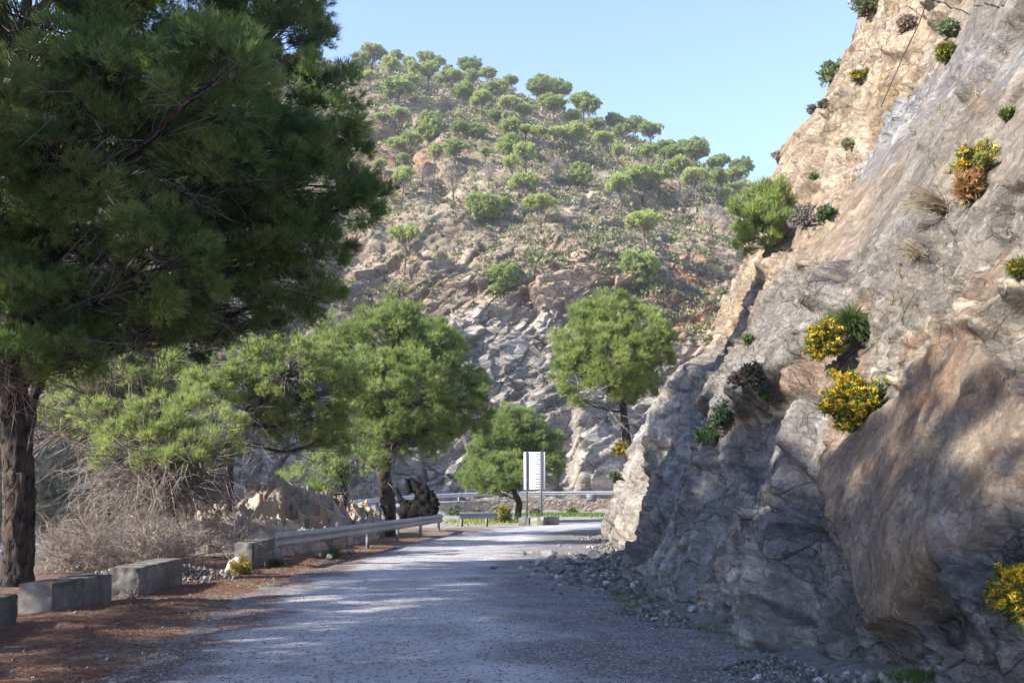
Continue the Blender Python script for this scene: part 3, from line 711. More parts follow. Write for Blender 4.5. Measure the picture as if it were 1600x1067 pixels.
def bark_tube(path, rad, k=12, rng=None, rough=.12, seed=0):
    P = np.asarray(path, float); n0 = len(P); d = np.r_[0, np.cumsum(np.linalg.norm(np.diff(P, axis=0), axis=1))]
    m = max(n0, int(d[-1] / .12) + 2) if rough > .1 else n0 * 3; s = np.linspace(0, d[-1], m)
    Q = np.stack([np.interp(s, d, P[:, i]) for i in range(3)], 1); r = np.interp(s, d, rad)
    if m > 6:
        ker = np.array([1, 2, 3, 2, 1.]) / 9; Qp = np.concatenate([Q[:1]] * 2 + [Q] + [Q[-1:]] * 2); Q = np.stack([np.convolve(Qp[:, i], ker, 'valid') for i in range(3)], 1)
    V, F = tube(Q, r, k)
    c = np.concatenate([np.repeat(Q, k, 0), Q[:1], Q[-1:]]) if len(V) > m * k else np.repeat(Q, k, 0)
    nrm = norm(V - c)
    f, ci, e = facet(V * np.array([9, 9, 4.5]), 201 + seed, .5)
    rv = np.concatenate([np.repeat(r, k), [0, 0]])[:len(V)]
    V = V + nrm * ((f * rough - (rough * .9) * ss(.16, .02, e)) * rv)[:, None]
    C = BARK * ((1 + .6 * (ci - .5)) * (1 - .5 * ss(.14, .02, e)))[:, None]; kk = ss(.6, .9, ci)[:, None] * .6; C = C * (1 - kk) + BARK_R * kk
    return V, F, C
def pine(name, label, cat, trunk, trad, lobes, seed, rc=.42, tufts=45, L=.17, w=.007, nn=9, tone=(.1, .35), dens=1.0, dead=0, deadlen=1.2, group=None, limb_r=.06, bottom=.5, up=.55, spread=.42, dead_z=None, trunk_k=14, squash=.8, limb_from=.25):
    rng = R(seed)
    trunk = np.asarray(trunk, float); base = trunk[0].copy()
    root = empty(name, base); tag(root, label, cat, group)
    lob = [(np.asarray(c) - base, r) for c, r in lobes]
    V, F, C, clumps, tp = crown_parts(lob, rng, rc, tufts, L, w, nn, tone, spread, dens, bottom, up, 1.0, squash)
    mesh_np('crown', V, F, M['needle'], root, C)
    T = trunk - base
    mb = MB(); mb.add(*bark_tube(T, trad, trunk_k, rng, .16, seed % 50))
    mb.build('trunk', M['bark'], root, True)
    # limbs to the lobes, twigs to the clumps
    lb = MB(); a0, a1, r0, r1 = [], [], [], []
    d = np.r_[0, np.cumsum(np.linalg.norm(np.diff(T, axis=0), axis=1))]
    limbpts = []
    for (c, r), q in zip(lob, clumps):
        # leave the trunk lower than the lobe
        frac = np.clip((c[2] - .3 * np.linalg.norm(c[:2] - T[-1][:2]) - .3 * r[2]) / max(T[-1, 2], .1), limb_from, .98)
        s = frac * d[-1]; st = np.array([np.interp(s, d, T[:, i]) for i in range(3)])
        ln = np.linalg.norm(c - st)
        p = bez(st, c, -.06 * ln, 8, rng, .03 * ln)
        rr = np.linspace(limb_r, limb_r * .3, 8) * np.clip(ln / 3, .5, 1.6)
        lb.add(*bark_tube(p, rr, 8, rng, .05, 3)); limbpts.append(p)
        for cc in q:
            s_ = p[rng.integers(3, 8)]; mid = (s_ + cc) / 2 + rng.normal(size=3) * .08 * np.linalg.norm(cc - s_)
            a0 += [s_, mid]; a1 += [mid, cc]; r0 += [limb_r * .25, limb_r * .16]; r1 += [limb_r * .16, limb_r * .08]
    V, F = segs(a0, a1, np.array(r0), np.array(r1), 4); lb.add(V, F, TWIG * .55)
    lb.build('limbs', M['bark'], root, True)
    # fine living twigs into the tufts + dead grey twigs
    n_t = min(len(tp), int(len(tp) * .2)); sel = rng.choice(len(tp), n_t, replace=False)
    allc = np.concatenate(clumps); ti = sel // tufts; ti = np.clip(ti, 0, len(allc) - 1)
    V1, F1 = segs(allc[ti], tp[sel], w * .9, w * .5, 3)
    mb = MB(); mb.add(V1, F1, TWIG * np.array([1, .95, .9]))
    if dead:
        lp = np.concatenate(limbpts + [T[int(len(T) * .4):]]);
        s_ = lp[rng.integers(0, len(lp), dead)]
        if dead_z is not None: s_ = s_[s_[:, 2] < dead_z]
        m = len(s_)
        dr_ = norm(rng.normal(size=(m, 3)) * np.array([1, 1, .5]) + np.array([0, 0, -.15])); ln = deadlen * rng.uniform(.4, 1.2, (m, 1))
        e1_ = s_ + dr_ * ln * .5; e2_ = e1_ + norm(dr_ + rng.normal(size=(m, 3)) * .35 + [0, 0, -.25]) * ln * .5
        mb.add(*segs(s_, e1_, w * 2.2, w * 1.4, 3), TWIG); mb.add(*segs(e1_, e2_, w * 1.4, w * .6, 3), TWIG * 1.1)
        for k in range(7):
            t = rng.random((m, 1)); s2 = np.where(t < .5, s_ + (e1_ - s_) * t * 2, e1_ + (e2_ - e1_) * (t - .5) * 2)
            d2 = norm(dr_ + rng.normal(size=(m, 3)) * .7 + [0, 0, -.35]); l2 = ln * rng.uniform(.15, .45, (m, 1))
            mb.add(*segs(s2, s2 + d2 * l2, w * .8, w * .4, 3), TWIG * 1.15)
    mb.build('twigs', M['twig'], root)
    return root
def LB(px, py, Y, r, ry=None, rd=None):
    """lobe from photo pixel centre/radius at distance Y"""
    ry = r if ry is None else ry; rd = r if rd is None else rd
    k = Y / FPX * 1.02
    return (at(px, py, Y), (r * k, rd * k, ry * k))

# ---- the big dark pine on the left and its neighbour
gz = lambda x, y: float(ground_h(np.array([[x]]), np.array([[y]]))[0][0, 0])
b = at(25, 905, 18); b[2] = gz(b[0], b[1]) - .1
tr = [b, b + [0.02, 0, .5], at(30, 740, 18), at(22, 600, 18), at(38, 420, 18), at(20, 240, 18), at(40, 40, 18), at(50, -120, 18)]
pine('pine_tree', 'big dark pine with a thick red barked trunk behind the concrete blocks', 'pine tree', tr, [.34, .28, .265, .25, .21, .17, .12, .06],
     [LB(60, 40, 16.5, 130), LB(230, -70, 18, 140), LB(335, 125, 15.5, 82), LB(110, 220, 16.5, 125), LB(-70, 300, 17, 150), LB(230, 250, 18.5, 105), LB(55, 400, 18.6, 105), LB(240, 400, 17, 95), LB(120, -190, 18, 150), LB(-150, 50, 18, 170), LB(-90, 520, 17, 80), LB(150, 490, 18.5, 75, 38), LB(60, 470, 17.2, 80, 45), LB(270, 490, 18, 60, 34), LB(330, 270, 17, 70), LB(300, 480, 18, 50, 30), LB(150, 110, 15.5, 80), ((-5.2, 15.4, 11.5), (1.15, 1.15, 1.25)), ((-6.4, 15.2, 10.7), (1.2, 1.2, 1.1)), LB(120, 545, 17.4, 60, 26), LB(30, 560, 16.8, 45, 24)],  # the two world-space lobes are added out of view to shade the cliff rib
     11, rc=.40, tufts=52, nn=13, L=.18, w=.0064, tone=(-.1, .4), dead=520, deadlen=1.5, dead_z=8.5, limb_r=.085, trunk_k=44, dens=1.35)
b2 = at(32, 890, 20.6); b2[2] = gz(b2[0], b2[1]) - .1
tr = [b2, at(34, 760, 20.6), at(50, 620, 20.5), at(120, 480, 20.4), at(260, 340, 20), at(370, 180, 19.5), at(400, 20, 19.5)]
pine('pine_tree', 'tall dark pine leaning over the road beside the thick trunked pine', 'pine tree', tr, [.15, .14, .13, .12, .1, .08, .05],
     [LB(425, 50, 19.0, 92), LB(370, 60, 18.6, 80), LB(486, 165, 19.0, 72), LB(478, 290, 19.0, 92), LB(400, 240, 18.0, 100), LB(468, 395, 19.0, 78), LB(375, 395, 19.0, 85), LB(360, 480, 20.0, 60, 42), LB(455, 500, 20.0, 38, 24), LB(310, 520, 20.0, 46, 28), LB(400, -70, 19.0, 100), LB(300, 160, 20.0, 110), LB(225, 530, 20.0, 45, 30), LB(555, 320, 19.0, 42, 38), LB(440, 455, 19.0, 50, 36), LB(535, 220, 19.5, 35), LB(450, -150, 19.0, 90)],
     12, rc=.42, tufts=52, nn=13, L=.19, w=.0070, tone=(-.3, .35), dead=420, deadlen=1.4, dead_z=8.0, limb_r=.07, trunk_k=16, dens=1.35)
# ---- lit young pines and leaning pine over the valley edge
b3 = at(285, 858, 24.5); b3[2] = gz(b3[0], b3[1]) - .1
pine('pine_tree', 'small sunlit pine with a tangle of dead twigs under its thin yellow green crown', 'pine tree', [b3, at(270, 800, 24.7), at(250, 740, 25), at(240, 680, 25), at(250, 640, 25)], [.13, .12, .1, .07, .04],
     [LB(235, 690, 25, 48, 36), LB(320, 680, 25, 55, 38), LB(185, 715, 25, 38, 24), LB(290, 720, 24.5, 42, 24), LB(255, 650, 25.5, 48, 30), LB(350, 710, 25, 34, 20), LB(130, 640, 26, 38, 24), LB(200, 680, 25.5, 40, 28), LB(300, 640, 26, 40, 26), LB(245, 735, 24.5, 40, 20)],
     13, rc=.32, tufts=30, nn=9, L=.18, w=.009, tone=(.9, .3), dens=.75, dead=700, deadlen=2.0, limb_r=.045, trunk_k=10, dead_z=2.9)
b4 = at(352, 850, 29); b4[2] = gz(b4[0], b4[1]) - .15
pine('pine_tree', 'leaning pine with forked dark limbs and sunlit crown between two darker pines', 'pine tree', [b4, at(356, 760, 29), at(358, 700, 29), at(375, 650, 29.5), at(430, 610, 30), at(470, 580, 30)], [.19, .17, .15, .12, .09, .05],
     [LB(450, 580, 30, 56), LB(400, 610, 30, 50, 40), LB(510, 610, 31, 50), LB(330, 610, 29, 42, 32), LB(480, 665, 31, 54, 34), LB(425, 660, 30.5, 42, 28), LB(530, 570, 31.5, 38), LB(520, 690, 32, 36, 20), LB(395, 560, 30, 34, 26)],
     14, rc=.33, tufts=30, nn=8, L=.19, w=.010, tone=(.9, .3), dens=1.0, dead=200, deadlen=1.2, limb_r=.06, trunk_k=10)
b9 = at(165, 840, 30); b9[2] = gz(b9[0], b9[1]) - .1
pine('pine_tree', 'pale yellow green pine in the valley seen between the thick trunk and the dead twigs', 'pine tree', [b9, at(170, 760, 30), at(165, 690, 30), at(180, 620, 30)], [.13, .11, .09, .05],
     [LB(120, 610, 30, 50, 34), LB(190, 590, 30, 52, 34), LB(255, 600, 30.5, 46, 30), LB(90, 660, 30, 34, 22), LB(160, 650, 29.5, 48, 26), LB(290, 575, 31, 36, 26), LB(230, 560, 31, 40, 26)],
     21, rc=.36, tufts=28, nn=8, L=.22, w=.012, tone=(.9, .25), dens=.7, dead=320, deadlen=2.0, limb_r=.05, trunk_k=10)
# ---- the round pine behind the guardrail
b5 = at(607, 812, 40); b5[2] = gz(b5[0], b5[1]) - .1
pine('pine_tree', 'broad round green pine standing behind the guardrail', 'pine tree', [b5, at(606, 775, 40), at(600, 745, 40), at(604, 700, 40), at(615, 640, 40), at(620, 580, 40)], [.36, .33, .28, .22, .15, .08],
     [LB(606, 535, 40, 60), LB(545, 560, 40.5, 50), LB(658, 560, 40, 58), LB(700, 630, 40, 52), LB(625, 620, 38.5, 72), LB(570, 615, 39, 50), LB(665, 670, 39.5, 58, 34), LB(730, 655, 40, 30), LB(560, 665, 40, 52, 34), LB(610, 505, 40.5, 42, 28), LB(690, 545, 40.5, 40), LB(610, 680, 39, 48, 26), LB(722, 610, 40.5, 34), LB(530, 530, 41, 34)],
     15, rc=.48, tufts=38, nn=11, L=.22, w=.0105, tone=(.4, .3), dens=1.05, dead=300, deadlen=1.5, limb_r=.11, trunk_k=14, dead_z=4.2, limb_from=.2)
b5b = at(545, 800, 38); b5b[2] = gz(b5b[0], b5b[1]) - .2
pine('pine_tree', 'low thin pale green pine spray above the tan rocks', 'pine tree', [b5b, at(540, 770, 38), at(530, 735, 38), at(500, 715, 38)], [.09, .08, .06, .03],
     [LB(500, 735, 38, 44, 26), LB(550, 725, 38, 42, 28), LB(460, 760, 37, 34, 20), LB(580, 710, 38.5, 30, 24), LB(510, 775, 37, 30, 16)],
     16, rc=.34, tufts=16, nn=7, L=.22, w=.012, tone=(.65, .25), dens=.75, dead=90, deadlen=1.0, limb_r=.035, trunk_k=8)
# ---- small pine behind the sign
b6 = at(808, 806, 62); b6[2] = gz(b6[0], b6[1]) - .1
pine('pine_tree', 'small pine with a short slanting trunk right behind the white sign', 'pine tree', [b6, at(812, 785, 62), at(803, 768, 62), at(795, 740, 62), at(800, 700, 62)], [.24, .21, .18, .13, .06],
     [LB(796, 680, 62, 40), LB(765, 715, 62, 36), LB(825, 705, 62, 42), LB(848, 730, 62.5, 28), LB(800, 740, 61, 48, 26), LB(750, 742, 62, 28, 20), LB(850, 690, 62.5, 24), LB(770, 765, 61.5, 22, 12), LB(815, 662, 62, 28, 20), LB(862, 715, 62.5, 16)],
     17, rc=.5, tufts=34, nn=11, L=.26, w=.014, tone=(.4, .28), dens=1.3, dead=60, deadlen=1.0, limb_r=.08, trunk_k=10)
# ---- pine on the cliff shoulder
b7 = at(981, 702, 41.5)
pine('pine_tree', 'pine with a bare lower trunk growing from the cliff shoulder above the road', 'pine tree', [b7 - [0, 0, .4], b7, at(976, 660, 41.5), at(972, 620, 41.5), at(960, 570, 41.5), at(955, 520, 41.5)], [.24, .21, .17, .15, .11, .05],
     [LB(950, 500, 41.5, 46, 36), LB(912, 535, 41.5, 42), LB(1000, 530, 41.5, 46), LB(952, 560, 40.5, 60, 46), LB(905, 580, 41, 32), LB(1018, 560, 41.5, 34), LB(950, 607, 41, 48, 20), LB(985, 600, 41, 38, 24), LB(900, 620, 41, 22, 12), LB(965, 480, 41.5, 30, 20)],
     18, rc=.42, tufts=34, nn=11, L=.23, w=.0105, tone=(.7, .25), dens=1.15, dead=46, deadlen=2.6, limb_r=.07, trunk_k=12, dead_z=3.6)
# ---- fluffy pine high on the cliff face
b8 = on_cliff(1222, 372)
Y8 = b8[1]
pine('young_pine', 'bright green fluffy young pine clinging to the cliff edge high above the road', 'pine tree', [b8 + [.2, 0, -.1], b8 + [-.3, 0, .3], at(1205, 350, Y8 - .3), at(1195, 320, Y8 - .4)], [.1, .09, .06, .03],
     [LB(1190, 325, Y8 - .4, 36, 30), LB(1170, 350, Y8 - .4, 30, 28), LB(1215, 312, Y8 - .4, 28, 24), LB(1180, 372, Y8 - .3, 26, 18), LB(1203, 352, Y8 - .6, 30, 28)],
     19, rc=.26, tufts=26, nn=9, L=.2, w=.010, tone=(.7, .2), dens=1.1, limb_r=.04, trunk_k=8, up=.9, spread=.35)
# ---- more pines beside the road, left of the view; they throw the shade over the road and the cliff
def roadside(name_label, x, y, h, seed, wide=3.0, bottom=.42):
    rng = R(seed); g = gz(x, y); b = np.array([x, y, g - .1]); h = h - g
    T = [b, b + [0, 0, h * .3], b + [.2, .1, h * .6], b + [.1, 0, h * .85]]
    lob = [(b + np.array([0, 0, h * .86]), (wide * .5, wide * .5, h * .12)), (b + np.array([0, 0, h * .68]), (wide * .6, wide * .6, h * .14))]
    for k in range(13):
        a = k * 2.4 + rng.uniform(-.3, .3); zz = bottom + (.86 - bottom) * (k + .5) / 13; rr = wide * (.78 - .45 * max(0, zz - .6) / .3)
        lob.append((b + np.array([math.cos(a) * rr, math.sin(a) * rr, h * zz]), (wide * .42, wide * .42, wide * .36)))
    return pine('pine_tree', name_label, 'pine tree', T, [.3, .26, .18, .07], lob, seed, rc=.5, tufts=26, nn=6, L=.26, w=.017, tone=(-.1, .3), dens=1.15, limb_r=.08, trunk_k=12)
RS = [('pine beside the road with a wide crown, just left of the photographed stretch', -11.0, 2.4, 12.6, 31, 3.4), ('tall pine beside the first concrete block, outside the picture edge', -12.5, 7.0, 14.0, 32, 3.6, .48),
      ('tallest pine on the valley edge, outside the picture edge', -13.0, 11.6, 14.6, 33, 3.4, .58), ('pine on the left verge behind the photographer', -10.5, -3.5, 12.2, 34, 3.4)]
for a in RS: roadside(*a)
# ------------------------------------------------------------------ pines on the hill
def hill_variant(kind, seed):
    rng = R(seed); base = np.zeros(3); mb = MB()
    # unit tree: height 1, crown width about .75
    H = 1.0
    if kind == 'u': lob = [((rng.normal(0, .05), rng.normal(0, .05), .77), (.30, .30, .19))] + [((.24 * math.cos(a), .24 * math.sin(a), .70 + .14 * rng.random()), (.17, .17, .12)) for a in rng.uniform(0, 6.28, 5)]; tone = (.25, .25); t0 = .62
    elif kind == 'y': lob = [((0, 0, .82), (.32, .32, .15))] + [((.23 * math.cos(a), .23 * math.sin(a), .80), (.15, .15, .09)) for a in rng.uniform(0, 6.28, 5)]; tone = (.85, .2); t0 = .7
    elif kind == 'd': lob = [((0, 0, .68), (.36, .36, .25))] + [((.24 * math.cos(a), .24 * math.sin(a), .6 + .16 * rng.random()), (.18, .18, .14)) for a in rng.uniform(0, 6.28, 6)]; tone = (-.1, .25); t0 = .45
    elif kind == 'r': lob = [((0, 0, .5), (.42, .42, .36))] + [((.3 * math.cos(a), .3 * math.sin(a), .3 + .45 * rng.random()), (.2, .2, .18)) for a in rng.uniform(0, 6.28, 8)]; tone = (.35, .25); t0 = .3
    else: lob = []; t0 = .5
    tw0, tw1, crown = [], [], None
    if lob:
        V, F, C, cl, tp = crown_parts(lob, rng, .085, 20, .055, .0125, 4, tone, .5, 1.1, .35 if kind != 'r' else .1, .7, 1.0, .8)
        C = C * 1.15 + np.array([.085, .068, .03])
        crown = mesh_np('crown', V, F, M['needle'], None, C); ccs = np.concatenate(cl)
    else:
        ccs = np.array([0, 0, .68]) + rdir(70, rng) * [.3, .3, .27]
    P = [[0, 0, -.08], [rng.normal(0, .012), rng.normal(0, .012), .3], [rng.normal(0, .02), rng.normal(0, .02), t0], [0, 0, .82]]
    tb = MB(); V, F, C = bark_tube(P, [.030, .024, .02, .008], 6, rng, .05); tb.add(V, F, C * 1.9)
    trunk = tb.build('trunk', M['bark'], None, True)
    # fine grey branches
    n = len(ccs); s = np.stack([np.zeros(n), np.zeros(n), np.clip(ccs[:, 2] - rng.uniform(.1, .35, n), .28, .8)], 1)
    e = ccs; tb = MB(); tb.add(*segs(s, e, .006, .0035, 3), TWIG * 1.2)
    m = 260 if kind in 'gy' else 90
    k = rng.integers(0, n, m); t = rng.uniform(.3, 1, (m, 1)); s2 = s[k] + (e[k] - s[k]) * t; d = norm(rng.normal(size=(m, 3)) + [0, 0, .2 if kind == 'g' else -.4])
    tb.add(*segs(s2, s2 + d * rng.uniform(.06, .16, (m, 1)), .0038, .002, 3), TWIG * 1.55)
    br = tb.build('branches', M['twig'], None)
    return crown, trunk, br
VAR = {}
for i_, k_ in enumerate('uuuuuyyyydddrrrgg'):
    VAR.setdefault(k_, []).append(hill_variant(k_, 300 + i_))
HT_LIST = [(140,75,90,132,'u'),(108,100,60,132,'d'),(235,72,60,118,'u'),(280,90,60,130,'u'),(205,110,80,195,'y'),(285,120,60,190,'y'),(345,82,60,112,'u'),(390,88,50,112,'u'),(428,112,35,130,'d'),(507,115,70,145,'d'),(350,125,80,205,'u'),(140,165,60,200,'y'),(235,180,45,222,'g'),(290,190,60,225,'y'),(440,160,70,220,'y'),(390,160,45,205,'y'),(515,165,80,205,'u'),(570,150,60,185,'u'),(615,158,38,180,'d'),(655,178,60,200,'u'),(478,210,80,250,'d'),(210,215,60,250,'u'),(240,245,90,285,'u'),(545,225,75,295,'y'),(520,245,50,295,'y'),(605,220,80,262,'u'),(650,250,80,330,'y'),(700,285,60,332,'y'),(770,205,95,262,'d'),(830,188,90,245,'d'),(835,222,90,262,'u'),(920,264,95,305,'u'),(810,285,90,330,'u'),(940,290,80,332,'u'),(885,305,60,348,'y'),(240,290,65,355,'y'),(355,330,95,390,'r'),(467,325,62,370,'d'),(525,335,78,390,'d'),(280,370,80,450,'u'),(655,355,80,402,'u'),(710,350,50,395,'y'),(755,345,55,415,'y'),(815,350,60,415,'y'),(650,395,75,440,'r'),(965,330,70,380,'u'),(1040,312,60,350,'d'),(1080,314,70,355,'d'),(1125,318,85,360,'d'),(1065,345,80,390,'u'),(1170,367,75,405,'u'),(990,380,70,445,'y'),(890,390,115,472,'y'),(1045,415,48,485,'u'),(1160,425,95,500,'u'),(1250,382,55,415,'d'),(1220,400,60,440,'d'),(1300,402,60,435,'d'),(1350,418,55,445,'d'),(1250,450,80,490,'d'),(1340,455,95,492,'d'),(1435,452,80,492,'d'),(1512,478,75,515,'d'),(1490,522,75,562,'u'),(1410,487,65,522,'u'),(1275,500,85,560,'u'),(1200,512,85,600,'u'),(1340,522,105,630,'y'),(1430,532,80,600,'u'),(230,425,80,472,'y'),(370,425,62,520,'y'),(445,440,85,482,'u'),(260,467,58,492,'y'),(250,520,62,630,'y'),(445,515,85,612,'g'),(575,490,55,552,'g'),(665,470,55,560,'y'),(712,425,80,535,'y'),(820,470,62,552,'g'),(905,500,85,552,'r'),(1060,550,85,672,'y'),(1145,587,115,622,'u'),(1150,690,115,816,'y'),(1395,655,75,742,'g'),(555,622,105,686,'r'),(625,607,55,642,'r'),(705,592,95,652,'y'),(765,615,95,716,'y'),(265,742,92,856,'y'),(630,900,135,950,'r'),(1120,892,165,950,'r'),
 (180,310,60,345,'y'),(180,480,60,520,'y'),(600,290,50,330,'d'),(1290,590,60,640,'g'),(1480,560,70,600,'r'),(1455,600,60,625,'r'),(330,500,50,545,'g'),(380,285,50,330,'g'),(870,345,45,380,'g'),(640,300,40,345,'y'),(1110,500,50,540,'y'),(560,430,40,470,'y')]
rg = R(77)
hill_things = []
from collections import Counter
KIND = {'u': 'green umbrella pine', 'y': 'yellowish umbrella pine with grey underside', 'd': 'dark round pine', 'r': 'low bushy pine', 'g': 'bare grey leafless tree'}
def place_hill(px, pyc, wpx, pyb, k, band=None):
    p = on_hill(px, pyb, tmin=.2)
    d = p[1] * CP + (p[2] - CAMZ) * SP
    v = VAR[k][rg.integers(len(VAR[k]))]
    # crown top a little above the centre; size from the photo
    h = max(pyb - pyc, wpx * .5) / FPX * d * (1.36 if k in 'uy' else 1.35 if k == 'd' else 1.7 if k == 'r' else 1.5)
    w = wpx / FPX * d * rg.uniform(.9, 1.3)
    hs = h / (.92 if k != 'r' else .9); ws = w / {'u': .86, 'y': .8, 'd': .86, 'r': 1.0, 'g': .7}[k]
    nm = {'u': 'umbrella_pine', 'y': 'umbrella_pine', 'd': 'round_pine', 'r': 'bushy_pine', 'g': 'bare_tree'}[k]
    root = empty(nm, p); root.rotation_euler = (rg.normal(0, .04), rg.normal(0, .04), rg.uniform(0, 6.28))
    hs = max(hs, ws * .95) * rg.uniform(.95, 1.15)
    for src in v:
        if src is None: continue
        c = src.copy(); SC.collection.objects.link(c); c.parent = root; c.scale = (ws, ws, hs)
    root['category'] = 'tree' if k == 'g' else 'pine tree'; root['group'] = 'bare trees on the far hill' if k == 'g' else 'pines on the far hill'
    hill_things.append([root, px, pyb, k])
    return root
for (cx, cy, w_, by, k) in HT_LIST:
    if k in 'uy' and False: continue
    place_hill(520 + cx / 2.353, 60 + cy / 2.353, w_ / 2.353, 60 + by / 2.353, k)
for v in VAR.values():
    for t in v:
        for o in t:
            if o is not None: bpy.data.objects.remove(o)
# labels: band of the hill + order from the left inside the band, by kind
def band(py, px):
    skyline = np.interp(px, [550, 640, 700, 850, 950, 1010, 1100, 1180], [100, 104, 120, 165, 200, 225, 262, 292])
    q = py - skyline
    return 'on the skyline of the far hill' if q < 28 else 'high on the slope of the far hill' if q < 85 else 'halfway up the far hill' if q < 160 else 'low on the far hill above the cliffs'
ORD = ['leftmost', 'second', 'third', 'fourth', 'fifth', 'sixth', 'seventh', 'eighth', 'ninth', 'tenth', 'eleventh', 'twelfth', 'thirteenth', 'fourteenth', 'fifteenth', 'sixteenth', 'seventeenth', 'eighteenth', 'nineteenth', 'twentieth'] + ['%dth' % i for i in range(21, 60)]
groups_ = {}
for t in hill_things: groups_.setdefault((band(t[2], t[1]), t[3]), []).append(t)
SHORT = {'u': 'green umbrella pine', 'y': 'yellow green umbrella pine', 'd': 'dark green round pine', 'r': 'low bushy pine', 'g': 'bare grey tree'}
for (bd, k), ts in groups_.items():
    ts.sort(key=lambda t: t[1])
    for i, t in enumerate(ts):
        if len(ts) == 1: t[0]['label'] = 'only %s %s' % (SHORT[k], bd)
        else: t[0]['label'] = '%s %s %s' % (ORD[i] + ('' if i == 0 else ' from left'), SHORT[k], bd)
# special two
for t in hill_things:
    if abs(t[1] - (520 + 630 / 2.353)) < 2 and t[3] == 'r': t[0]['label'] = 'rounded pine bush on the grey cliff face, above the gap between the roadside pines'
    if abs(t[1] - (520 + 1120 / 2.353)) < 2 and t[3] == 'r': t[0]['label'] = 'larger rounded pine bush on the cliff face beside the rusty scree'

# ------------------------------------------------------------------ scrub on the hill (nobody could count it)
def blob_leaves(cent, rad, n, size, rng, col, flat=.6, updir=.5, aspect=.45):
    """leaf triangles around many centres; all arrays"""
    m = len(cent); d = rdir(m * n, rng); d[:, 2] = np.abs(d[:, 2]) * .9 - .1
    P = np.repeat(cent, n, 0) + d * np.repeat(rad, n)[:, None] * rng.uniform(.5, 1, (m * n, 1)) * [1, 1, flat]
    ax = norm(d + [0, 0, updir] + rng.normal(size=P.shape) * .5); s = np.repeat(size, n)[:, None] * rng.uniform(.6, 1.3, (m * n, 1))
    side = norm(np.cross(ax, rng.normal(size=P.shape))) * s * aspect
    V = np.stack([P - side, P + side, P + ax * s], 1).reshape(-1, 3)
    C = np.repeat(np.repeat(col, n, 0) * rng.uniform(.75, 1.25, (m * n, 1)), 3, 0)
    return V, np.arange(m * n * 3).reshape(-1, 3), C
rng = R(5)
A_, B_ = HP.shape[:2]
n_s = 26000
# pick vertices weighted by visible area on slope
ii = rng.integers(0, A_ - 40, n_s * 4); jj = rng.integers(6, 330 + 418, n_s * 4)
tt = HT[ii, jj]; pp = HP[ii, jj]
lf_ = np.degrees(np.arctan2(pp[:, 0], pp[:, 1])) < -19
dens_ = np.where(lf_, .8, ss(.6, 1.05, tt + .25 * fbm(pp * .05, 3, 401))) * ss(-.7, .15, fbm(pp * .09, 3, 402))
dens_ = np.maximum(dens_, np.where(tt > .35, .06, .012))
kk = rng.random(len(ii)) < dens_ * .8; pp = pp[kk][:n_s]
cc = np.array([[.17, .18, .08], [.22, .22, .11], [.26, .24, .15], [.12, .145, .055], [.29, .24, .18]])[rng.choice(5, len(pp), p=[.3, .28, .16, .14, .12])]
rad = rng.lognormal(-.42, .45, len(pp)) * np.clip(np.linalg.norm(pp, axis=1) / 170, .55, 1.2)
V, F, C = blob_leaves(pp, rad, 26, rad * .34 + .06, rng, cc * 1.1, .75)
tag(mesh_np('scrub', V, F, M['leaf'], col=C), 'low grey green scrub covering the slope of the far hill', None, None, 'stuff')
# ------------------------------------------------------------------ shrubs and grasses
def dead_shrub(name, label, base, size, seed, stems=9, cat='shrub', group=None, col=TWIG * 1.25, w=.012, lean=(0, 0, .9), spread=.75, levels=4, kids=5, mat=None, leaves=None):
    rng = R(seed); root = np.asarray(base, float)
    o = empty(name, root); tag(o, label, cat, group)
    mb = MB()
    P = np.zeros((stems, 3)); D = norm(rng.normal(size=(stems, 3)) * spread + np.asarray(lean)); Ls = size * .42 * rng.uniform(.7, 1.2, stems); W = np.full(stems, w)
    P = P + rng.normal(size=P.shape) * size * .04 * [1, 1, 0]
    tips = []
    for lv in range(levels):
        cur = P; dd = D; pts = []
        for s in range(3):
            nx = cur + dd * (Ls / 3)[:, None]
            mb.add(*segs(cur, nx, W * (1 - s * .18), W * (.82 - s * .18), 3), col * rng.uniform(.8, 1.15)); pts.append((cur, nx, dd)); cur = nx
            dd = norm(dd + rng.normal(size=dd.shape) * .22 + [0, 0, -.05 * lv])
        tips.append(cur)
        if lv == levels - 1: break
        nk = kids; n = len(cur); P2, D2, L2, W2 = [], [], [], []
        for k in range(nk):
            s = rng.integers(0, 3, n); t = rng.random((n, 1))
            a = np.array([pts[s[i]][0][i] for i in range(n)]); b = np.array([pts[s[i]][1][i] for i in range(n)]); q = np.array([pts[s[i]][2][i] for i in range(n)])
            P2.append(a + (b - a) * t); D2.append(norm(q + rng.normal(size=(n, 3)) * .6 + [0, 0, -.03])); L2.append(Ls * rng.uniform(.4, .75, n)); W2.append(W * .55)
        P, D, Ls, W = np.concatenate(P2), np.concatenate(D2), np.concatenate(L2), np.concatenate(W2)
    mb.build('branches', M['twig'], o)
    if leaves is not None:
        col_l, nl, sz = leaves; T_ = np.concatenate(tips[-2:]); T_ = T_[rng.integers(0, len(T_), min(nl, len(T_) * 3))]
        V, F, C = blob_leaves(T_, np.full(len(T_), sz * 1.2), 3, np.full(len(T_), sz), rng, np.tile(np.asarray(col_l, float), (len(T_), 1)), 1, .5)
        mesh_np('foliage', V, F, M['leaf'], o, C)
    return o
def G(px, py, Y):
    p = at(px, py, Y); p[2] = gz(p[0], p[1]); return p
